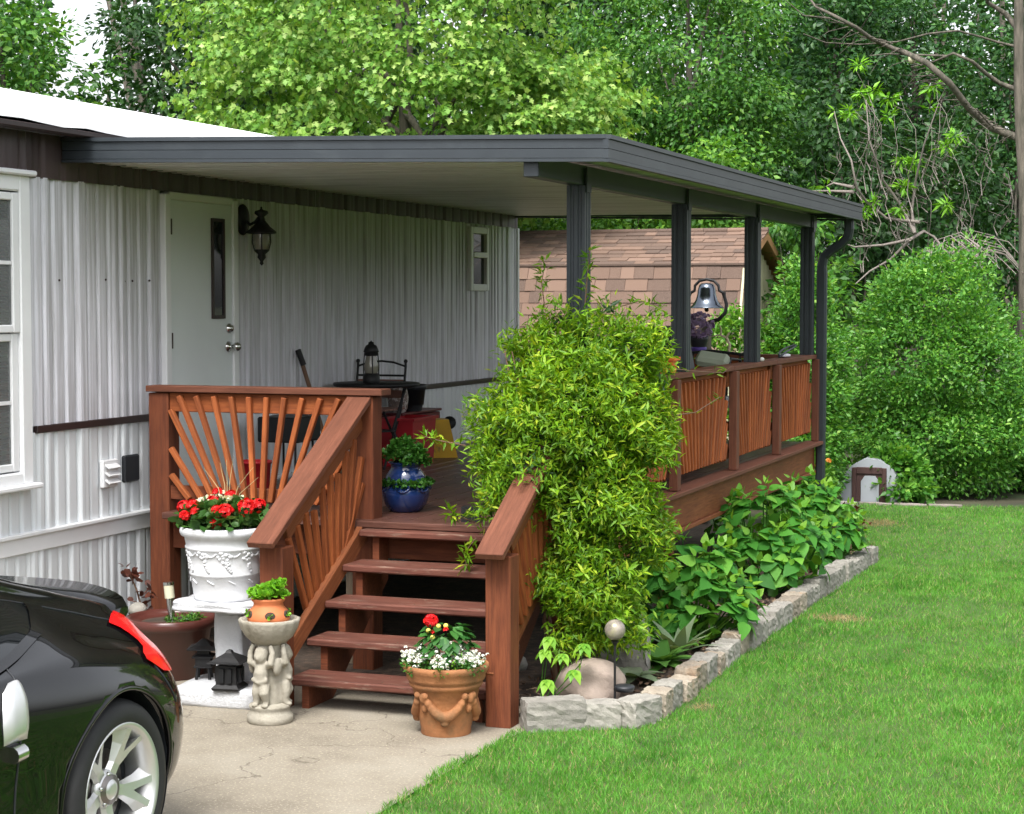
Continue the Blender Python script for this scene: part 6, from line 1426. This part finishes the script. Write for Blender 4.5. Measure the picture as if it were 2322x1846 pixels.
for k, (r, d, lab, pm) in enumerate(((2.98, 19.0, 'flowering clump with orange blooms right of the downspout', 'orangepetal'), (2.98, 19.9, 'flowering clump with pale blooms nearest the dog house', 'whitepetal'), (2.7, 18.5, 'leafy flowering clump left of the downspout under the deck corner', 'whitepetal'))):
    p = yard(r, d); t = thing('flower_clump', lab, 'plant', p, 'flower clumps round the downspout')
    foliage('leaves', M['lf_bright'], t, disc_pts((p.x, p.y, .25), .26, 60, .32), .09, 26, .06, T_OVAL)
    MB().tube([p, p + Vector((0, 0, .4))], .008, 6).build('stem', M['lf_mid'], t)
    m = MB()
    for j in range(7): floret_ball(m, (p.x + random.uniform(-.2, .2), p.y - random.uniform(0, .22), random.uniform(.35, .66)), .022, 9, .022)
    tag(m.build('blooms', M[pm], t), kind='stuff')
# bare leaning tree at the right: plan in metres across / up, 22.5 m away
bt_ = thing('bare_tree', 'grey trunk at the right edge with a long bare limb leaning left', 'tree', yard(6.0, 22.5))
def bp_(x, y, dd=0): return yard(2.29 + .001947 * x, 22.5 + dd, 5.71 - .001947 * y)
tk = MB()
tk.tube([bp_(1960, 2930), bp_(1945, 1800), bp_(1930, 1200), bp_(1900, 850), bp_(1882, 550), bp_(1872, 150), bp_(1868, -300), bp_(1860, -900)], [.11, .095, .08, .072, .065, .058, .05, .03], 10)
tk.build('trunk', M['bark'], bt_)
lm = MB()
def L_(pts, r0, r1, dd=0):
    n_ = len(pts); lm.tube([bp_(x, y, dd + .3 * math.sin(i * 1.3)) for i, (x, y) in enumerate(pts)], [r0 + (r1 - r0) * i / (n_ - 1) for i in range(n_)], 7, True, True)
L_([(1895, 850), (1760, 770), (1600, 660), (1440, 530), (1290, 410), (1200, 330), (1150, 290), (990, 240), (870, 200), (740, 130), (660, 50), (600, -60)], .048, .012)
L_([(1885, 560), (1800, 500), (1700, 450), (1570, 400), (1450, 355), (1370, 385), (1260, 402)], .032, .008)
L_([(1890, 830), (1800, 790), (1720, 750), (1600, 680)], .022, .008)
L_([(1872, 300), (1780, 250), (1660, 228), (1480, 218), (1300, 240), (1150, 265), (950, 265), (720, 268), (560, 240)], .016, .006)
L_([(1450, 355), (1350, 330), (1180, 335), (1060, 355), (950, 370)], .014, .005)
L_([(1874, 200), (1830, 80), (1700, 20), (1690, -80)], .04, .015)
L_([(1880, 140), (1940, 60), (1990, -20)], .03, .012); L_([(870, 200), (830, 235), (760, 240)], .010, .004); L_([(740, 130), (600, 90), (480, 10)], .012, .005)
for k in range(46):      # fine twigs off the limbs
    i = random.random(); x = 620 + 1250 * i; y = np.interp(x, [620, 870, 1150, 1290, 1600, 1890], [0, 200, 290, 410, 660, 850]); a = random.uniform(-1, 1); ln = random.uniform(60, 240)
    L_([(x, y), (x - ln * .45, y - ln * .35 * a - 15), (x - ln * .8, y - ln * .9 * a)], .007, .002)
tag(lm.build('limbs', M['bark'], bt_), kind='stuff')
MB().lathe([(.045, -.05), (.04, .0), (.0, .002)], bp_(1225, 372, -.05), 12, M=Matrix.Rotation(R(75), 4, 'X')).build('cut_limb_end', M['shedwall'], bt_)
# pale brush of bare stems
br = thing('bare_shrub', 'tangle of pale bare arching stems with a few yellow green leaf tufts', 'shrub', yard(5.0, 23.6))
lm = MB(); tips = []
for pts in ([(1400, 1330), (1220, 1300), (1080, 1200), (980, 1120), (940, 950), (900, 800), (880, 620)], [(980, 1140), (850, 1125), (700, 1130)], [(980, 1110), (880, 1075), (820, 1100)], [(1340, 1440), (1200, 1470), (1000, 1485), (880, 1455)], [(1340, 1440), (1460, 1380), (1510, 1420), (1530, 1500), (1560, 1600), (1540, 1800)], [(1340, 1440), (1250, 1560), (1100, 1640), (980, 1720)], [(1370, 1400), (1380, 1250), (1390, 1050), (1400, 850), (1480, 600)], [(1370, 1400), (1300, 1200), (1180, 1060), (1100, 950), (1050, 820), (1060, 560)]): L_(pts, .022, .006, 1.0); tips.append(pts[-1])
for k in range(44):
    x0, y0 = random.uniform(950, 1900), random.uniform(1000, 1750); h_ = random.uniform(200, 800); dx = random.uniform(-180, 180)
    w_ = [(x0 + dx * t ** 1.4 + random.uniform(-14, 14), y0 - h_ * t) for t in np.linspace(0, 1, 7)]; dpt = random.uniform(.4, 2.4)
    L_(w_, .0065, .0015, dpt)
    for q_ in (2, 3, 4, 5):
        sg = random.choice((-1, 1)); ln = random.uniform(30, 110); L_([w_[q_], (w_[q_][0] + sg * ln * .5, w_[q_][1] - ln * .5), (w_[q_][0] + sg * ln * .7, w_[q_][1] - ln * 1.1)], .0035, .0012, dpt); tips.append((x0 + dx, y0 - h_))
for k in range(34):
    x0, y0 = random.uniform(1540, 1700), random.uniform(1480, 1620); s_ = random.choice((-1, 1)); rr = random.uniform(60, 260)
    L_([(x0, y0), (x0 + s_ * rr * .4, y0 - rr * .45), (x0 + s_ * rr * .9, y0 - rr * .3), (x0 + s_ * rr * 1.2, y0 + rr * .3)], .009, .004, random.uniform(.0, .8))
tag(lm.build('stems', M['twig'], br), kind='stuff')
tf = np.array([tuple(bp_(*t, 1.2)) for t in tips if 800 < t[0] < 1650][:70])
P, D, Nn = spray(tf, np.tile([0, 0, .3], (len(tf), 1)), 9, .07, .3, .8)
tag(link(bpy.data.objects.new('leaf_tufts', leaf_mesh('leaf_tufts', M['lf_suc'], P, D, Nn, rng.uniform(.09, .16, len(P)), T_LANCE)), br), kind='stuff')
# ribbed base of the wooden deck: loose stones under the stairs
us_ = thing('rubble_stone', 'rough grey rubble stone lying in the dark under the stairs', 'rock', (-4.1, 10.3, 0))
for x, y, s_ in ((-4.22, 10.2, .16), (-3.95, 10.45, .11), (-3.75, 10.3, .09)): MB().ball((x, y, s_ * .5), s_, 9, 6, (1, .8, .7)).build('stone', M['stone'], us_)
